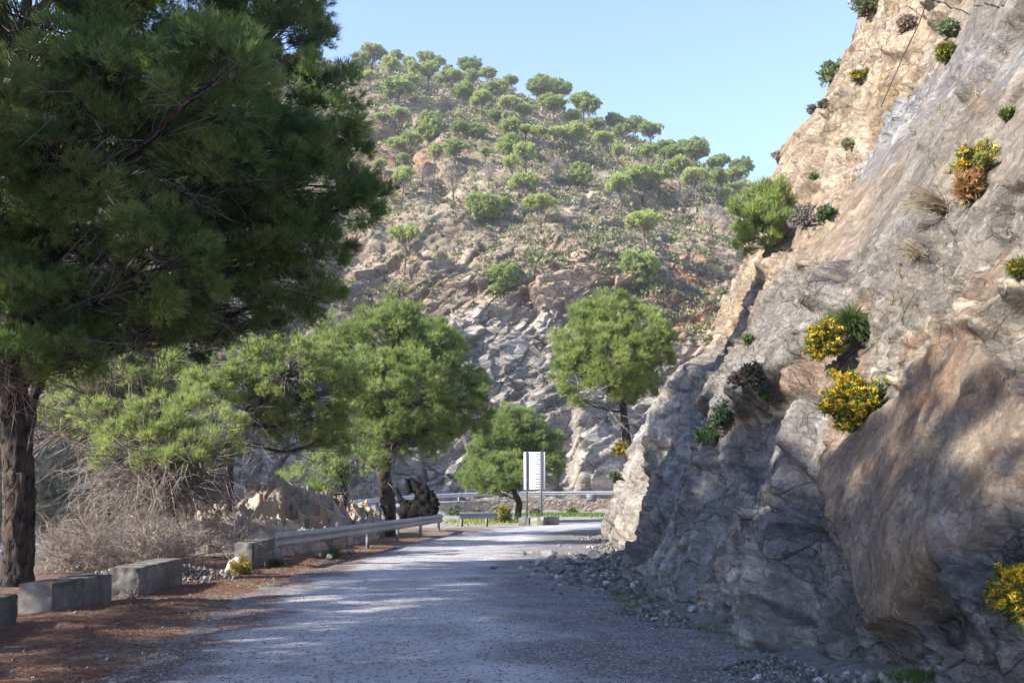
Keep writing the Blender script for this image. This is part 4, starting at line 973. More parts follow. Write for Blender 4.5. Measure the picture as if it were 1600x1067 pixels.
for i, (px, Y, s, lab) in enumerate([(120, 22, 2.3, 'large pale grey leafless shrub right beside the thick pine trunk'), (200, 24, 2.7, 'tangled grey brown leafless shrub behind the longest concrete block'),
        (260, 22.5, 2.4, 'upright leafless shrub of twisted stems behind the second concrete block'), (335, 27, 2.3, 'thin dry leafless shrub at the left foot of the leaning pine'), (80, 27, 2.6, 'leafless shrub in the valley, seen just past the thick trunk'),
        (150, 30, 3.0, 'wide pale leafless shrub lowest in the valley'), (395, 29, 1.6, 'small twiggy shrub against the tan rock outcrop')]):
    p = G(px, 800, Y)
    dead_shrub('leafless_shrub', lab, p - [0, 0, .05], s * 1.25, 500 + i, 16, group='leafless shrubs behind the concrete blocks', w=.02, kids=7, levels=4, spread=.8, col=np.array([.33, .275, .235]))
dead_shrub('fallen_branch', 'small dead branch lying against the joint of two concrete blocks', gnd(205, 953) + [0, 0, .03], .75, 520, 6, 'branch', col=np.array([.15, .12, .11]), w=.012, lean=(.5, -.3, .35), spread=.5)

def gorse(name, label, base, r, seed, flower=.8, n=900, cat='gorse bush', greens=(.09, .13, .035), yel=(.60, .41, .03), group='yellow flowering gorse bushes', out=(-.5, -.5, .4), sz=.05):
    rng = R(seed); o = empty(name, base); tag(o, label, cat, group)
    out = norm(np.array(out)); c = out * r * .55
    ns = int(n / 9)
    d = norm(rdir(ns, rng) + out * .75); lump = 1 + .38 * np.sin(3.1 * d[:, :1] * 2 + seed) * np.cos(2.7 * d[:, 2:] * 2 + seed * 2); e = c * .3 + d * r * lump * rng.uniform(.5, 1.15, (ns, 1))
    mb = MB(); mb.add(*segs(np.zeros((ns, 3)) + rng.normal(size=(ns, 3)) * r * .06, e, r * .018, r * .008, 3), TWIG * .7); mb.build('stems', M['twig'], o)
    t = rng.uniform(.35, 1.05, (n * 2, 1)); k = rng.integers(0, ns, n * 2); P = e[k] * t + rng.normal(size=(n * 2, 3)) * r * .06
    col = np.tile(np.array(greens), (n * 2, 1)) * rng.uniform(.7, 1.4, (n * 2, 1))
    V, F, C = needles(P, norm(d[k] + [0, 0, .4]), sz * 1.5, sz * .13, 4, .6, rng, col)
    mesh_np('foliage', V, F, M['leaf'], o, C)
    m = int(n * 1.5 * flower); k = rng.integers(0, ns, m); t = 1.06 - np.abs(rng.normal(0, .16, (m, 1))); P = e[k] * t + rng.normal(size=(m, 3)) * r * .045
    col = np.tile(np.array(yel), (m, 1)) * rng.uniform(.75, 1.2, (m, 1))
    V, F, C = blob_leaves(P, np.full(m, sz * .32), 5, np.full(m, sz * .5), rng, col, 1, .2, .5)
    mesh_np('flowers', V, F, M['flower'], o, C)
    return o
def onc(px, py): return on_cliff(px, py) + norm(np.array([-1., -.3, .4])) * .02
def R_(px, Y): return px * Y / FPX
p = onc(1345, 640); gorse('gorse_bush', 'largest yellow gorse bush in the middle of the shaded cliff', p, R_(46, p[1]), 601, .85, 2600, sz=.055)
p = onc(1316, 548) + np.array([-.22, -.12, .05]); gorse('gorse_bush', 'upright yellow gorse just above the largest gorse bush', p, R_(31, p[1]), 602, 1.1, 1300, out=(-.4, -.3, .7), sz=.055)
p = onc(1598, 935); gorse('gorse_bush', 'yellow gorse at the cliff foot cut by the picture edge', p, R_(42, p[1]), 603, 1.5, 1700, sz=.04)
p = onc(1530, 268); gorse('gorse_bush', 'sparse yellow green gorse high on the sunny cliff', p, R_(44, p[1]), 604, .35, 600, greens=(.17, .19, .06), out=(-.3, -.3, .8), sz=.06)
p = onc(1518, 300); gorse('dry_bush', 'orange brown dried bush under the sparse cliff gorse', p, R_(24, p[1]), 605, .0001, 420, 'bush', greens=(.34, .20, .09), group=None, sz=.07)
p = onc(1480, 84); gorse('gorse_bush', 'small rounded yellow gorse near the top of the cliff', p, R_(14, p[1]), 606, .8, 420, sz=.075)
p = onc(1345, 122); gorse('gorse_bush', 'narrow yellow gorse hanging below the reddish block', p, R_(13, p[1]), 607, 1.2, 380, sz=.09)
p = at(972, 704, 40.5); gorse('gorse_bush', 'little yellow gorse at the foot of the cliff shoulder pine', p, R_(10, p[1]), 608, 1.3, 300, sz=.1)
p = onc(1600, 425); gorse('gorse_bush', 'yellow gorse on the sunny rock, half outside the picture', p, R_(13, p[1]), 609, 1., 260, sz=.045)
p = G(378, 870, 20.4); gorse('low_bush', 'low yellow green bush left of the last concrete block', p, .26, 610, .25, 500, 'bush', greens=(.26, .23, .05), group=None, out=(0, 0, 1), sz=.05)
p = G(785, 812, 58); gorse('low_bush', 'yellow flowering weeds between the short guardrail and the sign', p, .75, 611, .9, 600, 'bush', greens=(.16, .2, .05), group=None, out=(0, 0, 1), sz=.13)
# shrubs and tufts on the cliff
def tuft(name, label, base, L, n, seed, col, dirn=(-.3, -.3, 1), spread=.5, droop=.5, w=.006, cat='grass tuft', group=None):
    rng = R(seed); o = empty(name, base); tag(o, label, cat, group)
    D = norm(rng.normal(size=(n, 3)) * spread + np.asarray(dirn)); cur = rng.normal(size=(n, 3)) * L * .06; Ls = L * rng.uniform(.6, 1.15, n) / 6; mb = MB()
    cols = np.repeat(np.asarray(col) * rng.uniform(.75, 1.25, (n, 1)), 6, 0)
    for s in range(6):
        nx = cur + D * Ls[:, None]; mb.add(*segs(cur, nx, w * (1 - s * .14), w * (.86 - s * .14), 3), cols); cur = nx; D = norm(D + [0, 0, -droop * .28])
    mb.build('blades', M['leaf'], o); return o
p = onc(1472, 325); tuft('grass_tuft', 'dry straw coloured grass tuft arching left on the sunny cliff', p, R_(80, p[1]), 110, 701, (.42, .33, .2), (-1.0, -.2, .5), .28, .42, .006, group='dry grass tufts on the cliff')
p = onc(1442, 395); tuft('grass_tuft', 'smaller dry grass tuft below the arching straw tuft', p, R_(70, p[1]), 36, 702, (.42, .33, .2), (-1.0, -.2, .5), .3, .5, .005, group='dry grass tufts on the cliff')
p = onc(1335, 510); tuft('grass_tuft', 'dense green grass cushion above the yellow gorse on the cliff', p, R_(44, p[1]), 900, 703, (.12, .17, .05), (-.4, -.4, .7), .6, .7, .006)
p = onc(1265, 640); tuft('grass_tuft', 'pale green grass tuft left of the largest gorse', p, R_(38, p[1]), 260, 704, (.22, .24, .11), (-.7, -.4, .4), .5, .7, .005)
p = gnd(1425, 1062); p[2] = gz(p[0], p[1]); tuft('grass_tuft', 'few long pale grass stalks rising at the foot of the slab', p, .55, 9, 705, (.33, .28, .22), (-.25, 0, 1), .16, .12, .0035)
p = G(520, 872, 25.5); tuft('grass_tuft', 'dark green grass clump under the guardrail', p, .5, 160, 706, (.10, .12, .05), (0, 0, 1), .5, .5, .008)
def shrub(name, label, base, r, seed, col, n=500, sz=.06, out=(-.4, -.3, .7), cat='shrub', group=None, asp=.4):
    rng = R(seed); o = empty(name, base); tag(o, label, cat, group); out = norm(np.array(out))
    ns = 40; d = norm(rdir(ns, rng) + out * .8); e = d * r * rng.uniform(.6, 1.1, (ns, 1))
    mb = MB(); mb.add(*segs(np.zeros((ns, 3)), e, r * .02, r * .008, 3), TWIG * .8); mb.build('stems', M['twig'], o)
    k = rng.integers(0, ns, n); P = e[k] * rng.uniform(.35, 1.1, (n, 1)) + rng.normal(size=(n, 3)) * r * .1
    V, F, C = blob_leaves(P, np.full(n, sz * .6), 4, np.full(n, sz), rng, np.tile(np.asarray(col, float), (n, 1)) * rng.uniform(.7, 1.3, (n, 1)), 1, .4, asp)
    mesh_np('foliage', V, F, M['leaf'], o, C); return o
CG = 'small shrubs on the near cliff'
for i, (px, py, r, col, lab, sz) in enumerate([
        (1350, 12, 26, (.10, .12, .05), 'dark green shrub topping the reddish block of the cliff', .09), (1298, 118, 22, (.15, .19, .08), 'spiky green palm-like shrub on the cliff skyline', .16),
        (1262, 168, 11, (.16, .17, .17), 'bluish shrub leaning out of the cliff skyline', .08), (1285, 163, 9, (.12, .13, .06), 'tiny shrub beside the bluish skyline shrub', .08), (1415, 38, 15, (.26, .20, .15), 'brown matted shrub on the ledge near the cables', .07), (1488, 45, 14, (.15, .19, .1), 'grey green shrub on the top ledge near the gorse', .07),
        (1296, 335, 16, (.08, .13, .04), 'leafy green shrub on the sunny cliff right of the fluffy pine', .06), (1262, 350, 26, (.19, .16, .14), 'purplish grey shrub right beside the fluffy pine', .05), (1212, 245, 11, (.27, .22, .19), 'mauve dry shrub on the cliff skyline above the fluffy pine', .07),
        (1130, 660, 26, (.06, .11, .055), 'dark green leafy shrub in the shaded gully of the cliff', .05), (1112, 688, 18, (.07, .12, .05), 'green shrub lower in the shaded gully of the cliff', .05), (1180, 598, 22, (.11, .11, .07), 'grey green shrub high in the shaded gully', .045),
        (1172, 530, 9, (.10, .16, .05), 'small green shrub at the tip of the shaded rib', .045), (1160, 600, 20, (.12, .10, .085), 'brownish shrub in the shaded gully beside the grey green one', .045), (960, 745, 9, (.09, .11, .05), 'small shrub in the recess behind the sunlit rib', .08),
        (1195, 618, 10, (.07, .14, .04), 'bright green sprig right of the gully shrubs', .04), (1575, 180, 8, (.12, .16, .05), 'tiny green sprig on the smooth upper rock', .06), (1325, 225, 10, (.18, .2, .1), 'small pale shrub on the orange upper cliff', .07), (1272, 275, 8, (.12, .17, .05), 'tiny green plant left of the orange beds', .06), (1582, 955, 16, (.2, .16, .11), 'dry brown plant below the cut off gorse', .03)]):
    p = onc(px, py); shrub('shrub' if i != 1 else 'palm_shrub', lab, p, R_(r, p[1]), 800 + i, col, 520 if r > 12 else 220, sz, group=CG)
p = onc(1326, 2); shrub('blossom_sprig', 'pale blossoming sprig at the very top of the cliff skyline', p + [-.15, 0, .1], .3, 850, (.75, .72, .7), 120, .08, (-.8, 0, .6), 'flowering shrub')
# shrubs at the far wall
FG = 'shrubs at the foot of the stone wall'
for i, (px, py, Y, r, col, lab) in enumerate([(712, 792, 80, 13, (.13, .16, .08), 'grey green shrub at the wall behind the short guardrail'), (742, 798, 76, 11, (.20, .17, .10), 'yellowish shrub at the middle of the stone wall'), (775, 795, 74, 13, (.15, .16, .09), 'dark shrub left of the pine behind the sign'),
        (836, 788, 84, 9, (.17, .13, .11), 'brown dry shrub on the wall between the two sign posts'), (760, 800, 66, 10, (.16, .19, .07), 'green weeds behind the short guardrail'), (895, 802, 84, 8, (.1, .14, .04), 'low green plant at the right end of the wall')]):
    p = G(px, py, Y); shrub('shrub', lab, p, R_(r, Y), 870 + i, col, 500, .16, (0, 0, 1), group=FG)
for i, (px, py, Y, r, col, lab) in enumerate([(375, 845, 27, 26, (.20, .20, .10), 'pale round bush beside the tan boulders left of the guardrail'), (225, 858, 21, 14, (.12, .2, .05), 'little bright green plant behind the second concrete block'), (430, 880, 22.5, 10, (.09, .12, .04), 'small green plant at the guardrail end')]):
    p = G(px, py, Y); shrub('shrub', lab, p, R_(r, Y), 880 + i, col, 500, .05, (0, 0, 1))

# ------------------------------------------------------------------ rocks, rubble, gravel
t_ = (1 + 5 ** .5) / 2
ICO_V = norm(np.array([[-1, t_, 0], [1, t_, 0], [-1, -t_, 0], [1, -t_, 0], [0, -1, t_], [0, 1, t_], [0, -1, -t_], [0, 1, -t_], [t_, 0, -1], [t_, 0, 1], [-t_, 0, -1], [-t_, 0, 1]], float))
ICO_F = np.array([[0, 11, 5], [0, 5, 1], [0, 1, 7], [0, 7, 10], [0, 10, 11], [1, 5, 9], [5, 11, 4], [11, 10, 2], [10, 7, 6], [7, 1, 8], [3, 9, 4], [3, 4, 2], [3, 2, 6], [3, 6, 8], [3, 8, 9], [4, 9, 5], [2, 4, 11], [6, 2, 10], [8, 6, 7], [9, 8, 1]])
def rotm(n, rng):
    q = norm(rng.normal(size=(n, 4))); w, x, y, z = q.T
    return np.stack([np.stack([1 - 2 * (y * y + z * z), 2 * (x * y - z * w), 2 * (x * z + y * w)], 1), np.stack([2 * (x * y + z * w), 1 - 2 * (x * x + z * z), 2 * (y * z - x * w)], 1), np.stack([2 * (x * z - y * w), 2 * (y * z + x * w), 1 - 2 * (x * x + y * y)], 1)], 1)
def stones(P, s, rng, cols):
    n = len(P); V = np.broadcast_to(ICO_V, (n, 12, 3)) * rng.uniform(.5, 1.2, (n, 12, 1)) * (rng.uniform(.28, 1.1, (n, 1, 3)))
    V = np.einsum('nij,nkj->nki', rotm(n, rng), V) * s[:, None, None] + P[:, None]
    F = (ICO_F[None] + (np.arange(n) * 12)[:, None, None]).reshape(-1, 3)
    return V.reshape(-1, 3), F, np.repeat(cols, 12, 0)
def ghv(x, y): return ground_h(x[None], y[None])[0][0]
rng = R(9)
SC1 = np.array([[.135, .125, .115], [.19, .18, .165], [.085, .08, .075], [.24, .21, .17], [.16, .12, .09], [.36, .34, .32]])
def scatter(n, fx, smin, smax, p=None, sink=.2, pow_=2.5):
    x, y = fx(n); z = ghv(x, y); s = smin + (smax - smin) * rng.random(n) ** pow_
    return np.stack([x, y, z + s * (.35 - sink)], 1), s, SC1[rng.choice(6, n, p=p or [.3, .22, .2, .1, .1, .08])] * rng.uniform(.8, 1.2, (n, 1))
def cliffbase(y): return np.interp(y, STY, STX[:, 4])
def fx_right(n):
    y = 6 * (44 / 6) ** (rng.random(n)); y = np.where(rng.random(n) < .35, rng.uniform(6, 15, n), y)
    xc = np.interp(y, CLs[:, 1], CLs[:, 0]); hi = cliffbase(y) + .1; lo = xc + .5; u = 1 - rng.random(n) ** 1.1 * 1
    return lo + (hi - lo) * u, y
V1 = scatter(34000, fx_right, .007, .05, [.28, .12, .28, .12, .14, .06])
def fx_pile(n):
    y = rng.normal(22.5, 2.8, n); x = np.interp(y, [15, 22, 30], [1.1, 1.5, 2.3]) + rng.normal(0, .65, n); return np.clip(x, .2, cliffbase(y) + .1), y
V2 = scatter(1500, fx_pile, .02, .15, pow_=3)
def fx_pile2(n):
    y = rng.uniform(12, 44, n); x = cliffbase(y) - np.abs(rng.normal(0, .55, n)); return x, y
V3 = scatter(3200, fx_pile2, .012, .11, pow_=3.5)
def fx_talus(n):
    y = rng.uniform(5.6, 9.0, n); x = cliffbase(y) - rng.random(n) ** 1.5 * 1.6 + .25; return x, y
V4 = scatter(2600, fx_talus, .012, .10, pow_=3)
def fx_road(n):
    y = 6 * (40 / 6) ** (rng.random(n)); xc = np.interp(y, CLs[:, 1], CLs[:, 0]); return xc + rng.uniform(-3.2, 3.2, n), y
V5 = scatter(7000, fx_road, .004, .016)
V5[0][:, 2] = .012 + V5[1] * .3
def fx_left(n):
    y = 6 * (40 / 6) ** (rng.random(n)); xc = np.interp(y, CLs[:, 1], CLs[:, 0]); return xc - 2.9 - np.abs(rng.normal(0, .9, n)), y
V6 = scatter(2600, fx_left, .006, .035)
A = [np.concatenate(q) for q in zip(V1, V2, V3, V4, V5, V6)]
tag(mesh_np('gravel', *stones(A[0], A[1], rng, A[2])[:2], M['stone'], col=stones(A[0], A[1], R(1), A[2])[2]), 'loose gravel and slate chips scattered along both road edges', None, None, 'stuff')
# gravel heap left of the last concrete block
def fx_heap(n): a = rng.normal(0, 1, (n, 2)); return -7.1 + a[:, 0] * .75, 19.6 + a[:, 1] * .8
hp_, hs_, hc_ = scatter(2200, fx_heap, .015, .07)
hp_[:, 2] += .38 * np.exp(-((hp_[:, 0] + 7.1) / 1.0) ** 2 - ((hp_[:, 1] - 19.6) / 1.0) ** 2) * rng.random(2200) ** .5
V, F, C = stones(hp_, hs_, rng, hc_); tag(mesh_np('gravel_heap', V, F, M['stone'], col=C), 'small heap of dark crushed gravel beyond the second concrete block', None, None, 'stuff')
def rock(name, label, p, s, seed, col, group=None, squash=(1, 1, .7), cat='rock', sub=24):
    """angular boulder: sphere cut by random planes"""
    rng = R(seed); th, ph = np.meshgrid(np.linspace(0, np.pi, sub), np.linspace(0, 2 * np.pi, sub * 2), indexing='ij')
    D = np.stack([np.sin(th) * np.cos(ph), np.sin(th) * np.sin(ph), np.cos(th)], -1)
    r = np.full(th.shape, 1.25)
    for n in rdir(11, rng):
        dn = (D @ n); r = np.minimum(r, np.where(dn > .05, rng.uniform(.45, .85) / np.maximum(dn, .05), 9))
    V = D * r[..., None]; V = V + .05 * fbm(V * 2.5 + seed, 3, seed)[..., None] * D
    V[0] = V[0, 0]; V[-1] = V[-1, 0]; V[:, -1] = V[:, 0]
    V = V.reshape(-1, 3) @ rotm(1, rng)[0].T; V = V * s * np.array(squash)
    V[:, 2] -= V[:, 2].min() * 1.0
    C = np.asarray(col) * (1 + .25 * fbm(V * 3 / s, 3, seed + 1))[:, None]
    o = mesh_np(name, V, grid_faces(sub, sub * 2), M['stone'], col=C); o.location = np.asarray(p) - [0, 0, s * .2]
    return tag(o, label, cat, group)
RK = [(1453, 998, .30, (.26, .28, .32), 'big blue grey boulder below the hollow of the slab'), (1516, 968, .2, (.24, .27, .33), 'second blue grey boulder right of the big one'), (1500, 1003, .13, (.3, .28, .25), 'tan stone between the boulders at the cliff foot'), (1488, 1020, .12, (.2, .21, .23), 'dark angular stone at the cliff foot'),
      (1536, 995, .11, (.22, .25, .3), 'small blue stone near the cut off gorse'), (1500, 1042, .12, (.25, .28, .34), 'flat slate stone nearest the lower corner'), (1545, 1030, .1, (.17, .17, .18), 'dark stone right of the flat slate'), (1180, 1052, .055, (.62, .56, .52), 'white pinkish stone on the gravel'),
      (1212, 1048, .05, (.33, .3, .27), 'tan chip beside the white stone'), (1290, 1015, .11, (.12, .12, .13), 'black slab shaped stone under the crack'), (1320, 1000, .07, (.36, .17, .11), 'little red stone beside the crack'), (1290, 985, .12, (.33, .34, .32), 'pale flat stone at the cliff foot'),
      (1210, 990, .16, (.27, .21, .18), 'brown rounded stone at the base of the cliff'), (1085, 950, .1, (.26, .29, .31), 'pale slate at the verge'), (1012, 945, .1, (.16, .16, .17), 'dark rock among the grass at the cliff corner'),
      (855, 866, .24, (.22, .22, .22), 'biggest rock of the fallen pile at the road edge'), (870, 893, .2, (.15, .15, .155), 'dark rock in front of the fallen pile'), (888, 888, .2, (.3, .28, .26), 'tan rock right of the fallen pile'), (842, 880, .14, (.34, .33, .32), 'pale stone on the road side of the pile'), (905, 880, .18, (.2, .2, .2), 'grey block near the back of the pile'),
      (768, 886, .09, (.12, .12, .125), 'lone dark stone lying on the road'), (776, 884, .06, (.13, .13, .135), 'tiny stone next to the lone dark one'), (932, 870, .2, (.38, .34, .3), 'pale rock close to the sunlit rib'), (1060, 905, .1, (.3, .3, .3), 'small pale rock by the shaded cliff foot'),
      (500, 870, .17, (.14, .135, .14), 'dark rock under the guardrail near its second post'), (516, 872, .13, (.16, .15, .15), 'small dark rock at the guardrail second post'), (548, 862, .12, (.25, .24, .24), 'grey rock under the middle of the guardrail')]
for i, (px, py, s, col, lab) in enumerate(RK):
    p = gnd(px, py, .05); p[2] = gz(p[0], p[1]) if i > 13 or i in (7, 8) else max(gz(p[0], p[1]), .02)
    rock('rock', lab, p, s, 900 + i, col, 'loose rocks beside the road')
# tan boulders + outcrop behind the guardrail
def outcrop():
    xs = np.linspace(-11.5, -5.0, 240); ys = np.linspace(25.5, 43, 420); X, Y = np.meshgrid(xs, ys, indexing='ij')
    left = lambda y: np.interp(y, [25, 43], [-5.35, -3.6])
    g = ground_h(X, Y)[0]; q = left(Y) - .5 - X      # distance behind rail
    top = np.interp(Y, [26, 28, 31, 34, 38, 41, 43], [.3, .9, 1.25, 1.35, 1.3, 1.1, .3])
    h = top * ss(0, 1.9, q) * (1 - ss(3.4, 5.6, q)) + g * ss(3.0, 6, q)
    P = np.stack([X, Y, h], -1)
    f1, c1, _ = facet(P * np.array([.7, .7, .9]), 951, .9); f2, c2, _ = facet(P * 2.1, 952, .9); f3, c3, _ = facet(P * 6, 953, .9)
    k = ss(.0, .5, q) * (1 - ss(4.6, 6.4, q)) * ss(26, 26.6, Y) * (1 - ss(42, 43, Y))
    P[..., 2] += k * (f1 * .5 + f2 * .27 + f3 * .12) - .25 * (1 - k)
    P[..., 1] += k * .1 * fbm(P * 2, 3, 956)
    P[..., 2] += .45 * np.exp(-((X + 8.4) / 1.1) ** 4 - ((Y - 32.5) / 1.6) ** 4) * (1 + .6 * f1)
    C = np.array([.31, .25, .185]) * (1 + .5 * (c2 - .5) + .3 * (c3 - .5))[..., None]; w = ss(.6, .8, c1)[..., None] * .7; C = C * (1 - w) + np.array([.2, .2, .19]) * w
    w = ss(.1, .5, fbm(P * .8, 3, 955))[..., None] * .5; C = C * (1 - w) + np.array([.26, .16, .10]) * w
    o = mesh_np('rock_outcrop', P, grid_faces(240, 420)[:, ::-1], M['stone'], col=C.reshape(-1, 3))
    tag(o, 'long broken tan rock outcrop behind the guardrail', 'rock outcrop')
outcrop()
for i, (px, py, Y, s, col, lab) in enumerate([(410, 818, 25.5, .48, (0.331, 0.259, 0.194), 'tan boulder at the left end of the outcrop'), (392, 838, 25, .34, (0.324, 0.274, 0.216), 'low pale boulder left of the guardrail end'), (428, 805, 27, .42, (0.338, 0.238, 0.166), 'orange leaning slab boulder behind the guardrail end'), (368, 862, 21.3, .2, (.4, .38, .35), 'small white faced stone left of the last concrete block'), (440, 790, 29, .35, (0.259, 0.238, 0.209), 'grey boulder at the foot of the rock spire')]):
    p = at(px, py, Y); g_ = gz(p[0], p[1]); rock('boulder', lab, [p[0], p[1], g_ - .05], s * 1.35, 960 + i, col, 'boulders left of the guardrail')
# blackened stump
def stump():
    c = G(655, 803, 44.5); o = empty('burnt_stump', c); tag(o, 'blackened fallen stump with a slanting charred log right of the broad round pine', 'tree stump')
    rng = R(33); CH = np.array([.030, .026, .024]); W = lambda px, py, dy=0: at(px, py, 44.5 + dy) - c
    def part(name, path, rad, k=14):
        mb = MB(); V, F, C = bark_tube(path, rad, k + 4, rng, .38, 5); V = V + .05 * fbm(V * 3.5, 3, 77)[:, None] * np.array([1, 0, 1]); mb.add(V, F, CH * .35 * (C.mean(1, keepdims=True) / C.mean())); mb.build(name, M['char'], o)
    part('log', [W(636, 748, .3), W(652, 762, .1), W(668, 778, 0), W(684, 792, -.1)], [.16, .34, .40, .22])
    part('stump_body', [W(622, 806), W(645, 797), W(668, 800), W(684, 806)], [.35, .5, .45, .3])
    for a_, b_, r in [((640, 772), (633, 745), .16), ((648, 768), (645, 752), .13), ((628, 785), (620, 758), .15), ((655, 775), (640, 790), .2), ((668, 786), (660, 802), .18), ((634, 780), (626, 800), .2)]:
        m_ = ((a_[0] + b_[0]) / 2 + rng.normal(0, 2), (a_[1] + b_[1]) / 2); part('root', [W(*a_), W(*m_, rng.normal(0, .15)), W(*b_)], [r, r * .7, r * .35], 8)
stump()
# grass at the cliff foot and verge (uncountable)
rng = R(44); P = []; Cg = []; Lg = []
for (px, py, rx, ry, n, col, L) in [(985, 925, 34, 9, 1400, (.16, .21, .045), .10), (1160, 985, 32, 14, 700, (.13, .2, .05), .10), (1155, 960, 40, 20, 260, (.2, .2, .07), .09), (1100, 965, 20, 5, 260, (.12, .2, .05), .08), (1440, 1050, 60, 10, 1500, (.10, .18, .04), .09), (1530, 1060, 60, 14, 1700, (.10, .18, .04), .09), (1580, 1010, 20, 30, 260, (.2, .18, .1), .1), (940, 868, 26, 6, 500, (.17, .18, .08), .12), (1030, 985, 50, 20, 120, (.12, .2, .05), .06)]:
    q = np.stack([rng.normal(px, rx * .6, n), rng.normal(py, ry * .6, n)], 1)
    for a, b_ in q:
        g = gnd(a, b_, .12); P.append(g)
    Cg += [col] * n; Lg += [L] * n
P = np.array(P); P[:, 2] = ghv(P[:, 0], P[:, 1]) - .01; Cg = np.array(Cg) * rng.uniform(.7, 1.35, (len(Cg), 1))
def blades(P, L, w, C, rng):
    n = len(P); D = norm(rng.normal(size=(n, 3)) * .4 + [0, 0, 1]); s = norm(np.cross(D, rng.normal(size=(n, 3)))) * w; L = (L * rng.uniform(.5, 1.3, n))[:, None]
    m = P + D * L * .55; t = P + D * L + np.stack([D[:, 0], D[:, 1], -.3 + 0 * D[:, 2]], 1) * L * .35
    V = np.stack([P - s, P + s, m + s * .7, m - s * .7, t], 1).reshape(-1, 3); b = (np.arange(n) * 5)[:, None]
    F = np.concatenate([b + [0, 1, 2], b + [0, 2, 3], b + [3, 2, 4]]); return V, F, np.repeat(C, 5, 0)
V, F, C = blades(P, np.array(Lg), .0035, Cg, rng)
n2 = 5000; x = rng.normal(5.5, 4.2, n2); y = rng.normal(81, 2.2, n2); V2, F2, C2 = blades(np.stack([x, y, ghv(x, y)], 1), np.full(n2, .3), .03, np.tile([.12, .2, .04], (n2, 1)) * rng.uniform(.7, 1.3, (n2, 1)), rng)
n3 = 1800; x = rng.normal(-1.7, 1.1, n3); y = rng.normal(60, 2.5, n3); V3, F3, C3 = blades(np.stack([x, y, ghv(x, y)], 1), np.full(n3, .25), .02, np.tile([.22, .26, .05], (n3, 1)) * rng.uniform(.7, 1.3, (n3, 1)), rng)
V = np.concatenate([V, V2, V3]); F = np.concatenate([F, F2 + len(C), F3 + len(C) + len(C2)]); C = np.concatenate([C, C2, C3])
tag(mesh_np('grass', V, F, M['leaf'], col=C), 'short green grass at the cliff foot and along the stone wall', None, None, 'stuff')
n = 26000; y = 6 * (38 / 6) ** rng.random(n); xc = np.interp(y, CLs[:, 1], CLs[:, 0]); x = xc - 3.1 - np.abs(rng.normal(.6, 1.6, n)); z = ghv(x, y)
a = rng.uniform(0, 6.28, n); L = rng.uniform(.03, .09, n); P0 = np.stack([x, y, z + rng.uniform(.0, .02, n)], 1); P1 = P0 + np.stack([np.cos(a) * L, np.sin(a) * L, rng.normal(0, .012, n)], 1)
V, F = segs(P0, P1, .0016 * (1 + y * .05), .0012 * (1 + y * .05), 3)
tag(mesh_np('needle_litter', V, F, M['twig'], col=np.repeat(np.array([.22, .115, .06]) * rng.uniform(.5, 1.5, (n, 1)), 6, 0)), 'fallen brown pine needles on the left verge', None, None, 'stuff')
# scrub in the valley on the left (uncountable undergrowth)
n = 900; y = rng.uniform(20, 62, n); x = -9 - (rng.random(n) ** .8) * 20 ; z = ghv(x, y); dd = poly_dist(x, y, HWc)[0]; kk = dd > 5.5; x, y, z = x[kk], y[kk], z[kk]
cc = np.array([[.13, .14, .06], [.2, .17, .12], [.16, .19, .08], [.24, .2, .16]])[rng.choice(4, len(x))]
V, F, C = blob_leaves(np.stack([x, y, z], 1), rng.uniform(.25, .75, len(x)), 110, rng.uniform(.07, .13, len(x)), rng, cc, .9, .6, .2)
tag(mesh_np('undergrowth', V, F, M['leaf'], col=C), 'dry grey green undergrowth filling the valley below the road', None, None, 'stuff')

# dry grass rooted in the cracks of the cliff (uncountable)
rng = R(66); n = 60000; ii = rng.integers(0, KP.shape[0], n); jj = rng.integers(0, KP.shape[1], n); pp = KP[ii, jj]
k = (pp[:, 1] > 6) & (pp[:, 1] < 40) & (pp[:, 2] > .6) & (pp[:, 2] < 20) & (fbm(pp * .7, 3, 711) > .22) & (fbm(pp * 3, 2, 712) > .05) & (rng.random(n) < .16 * np.clip(pp[:, 1] / 12, .5, 2.5))
pp = pp[k]; m = len(pp); sz = rng.uniform(.05, .14, m) * np.clip(pp[:, 1] / 14, .8, 1.8)
P = np.repeat(pp, 12, 0) + rng.normal(size=(m * 12, 3)) * .02; L = np.repeat(sz, 12); col = np.array([[.30, .25, .15], [.17, .19, .08], [.24, .19, .13]])[rng.choice(3, m)]
V, F, C = blades(P + np.array([-.02, -.005, 0]), L, .0045, np.repeat(col, 12, 0) * rng.uniform(.7, 1.3, (m * 12, 1)), rng)
tag(mesh_np('dry_grass', V, F, M['leaf'], col=C), 'thin dry grass rooted in the cracks of the cliff', None, None, 'stuff')
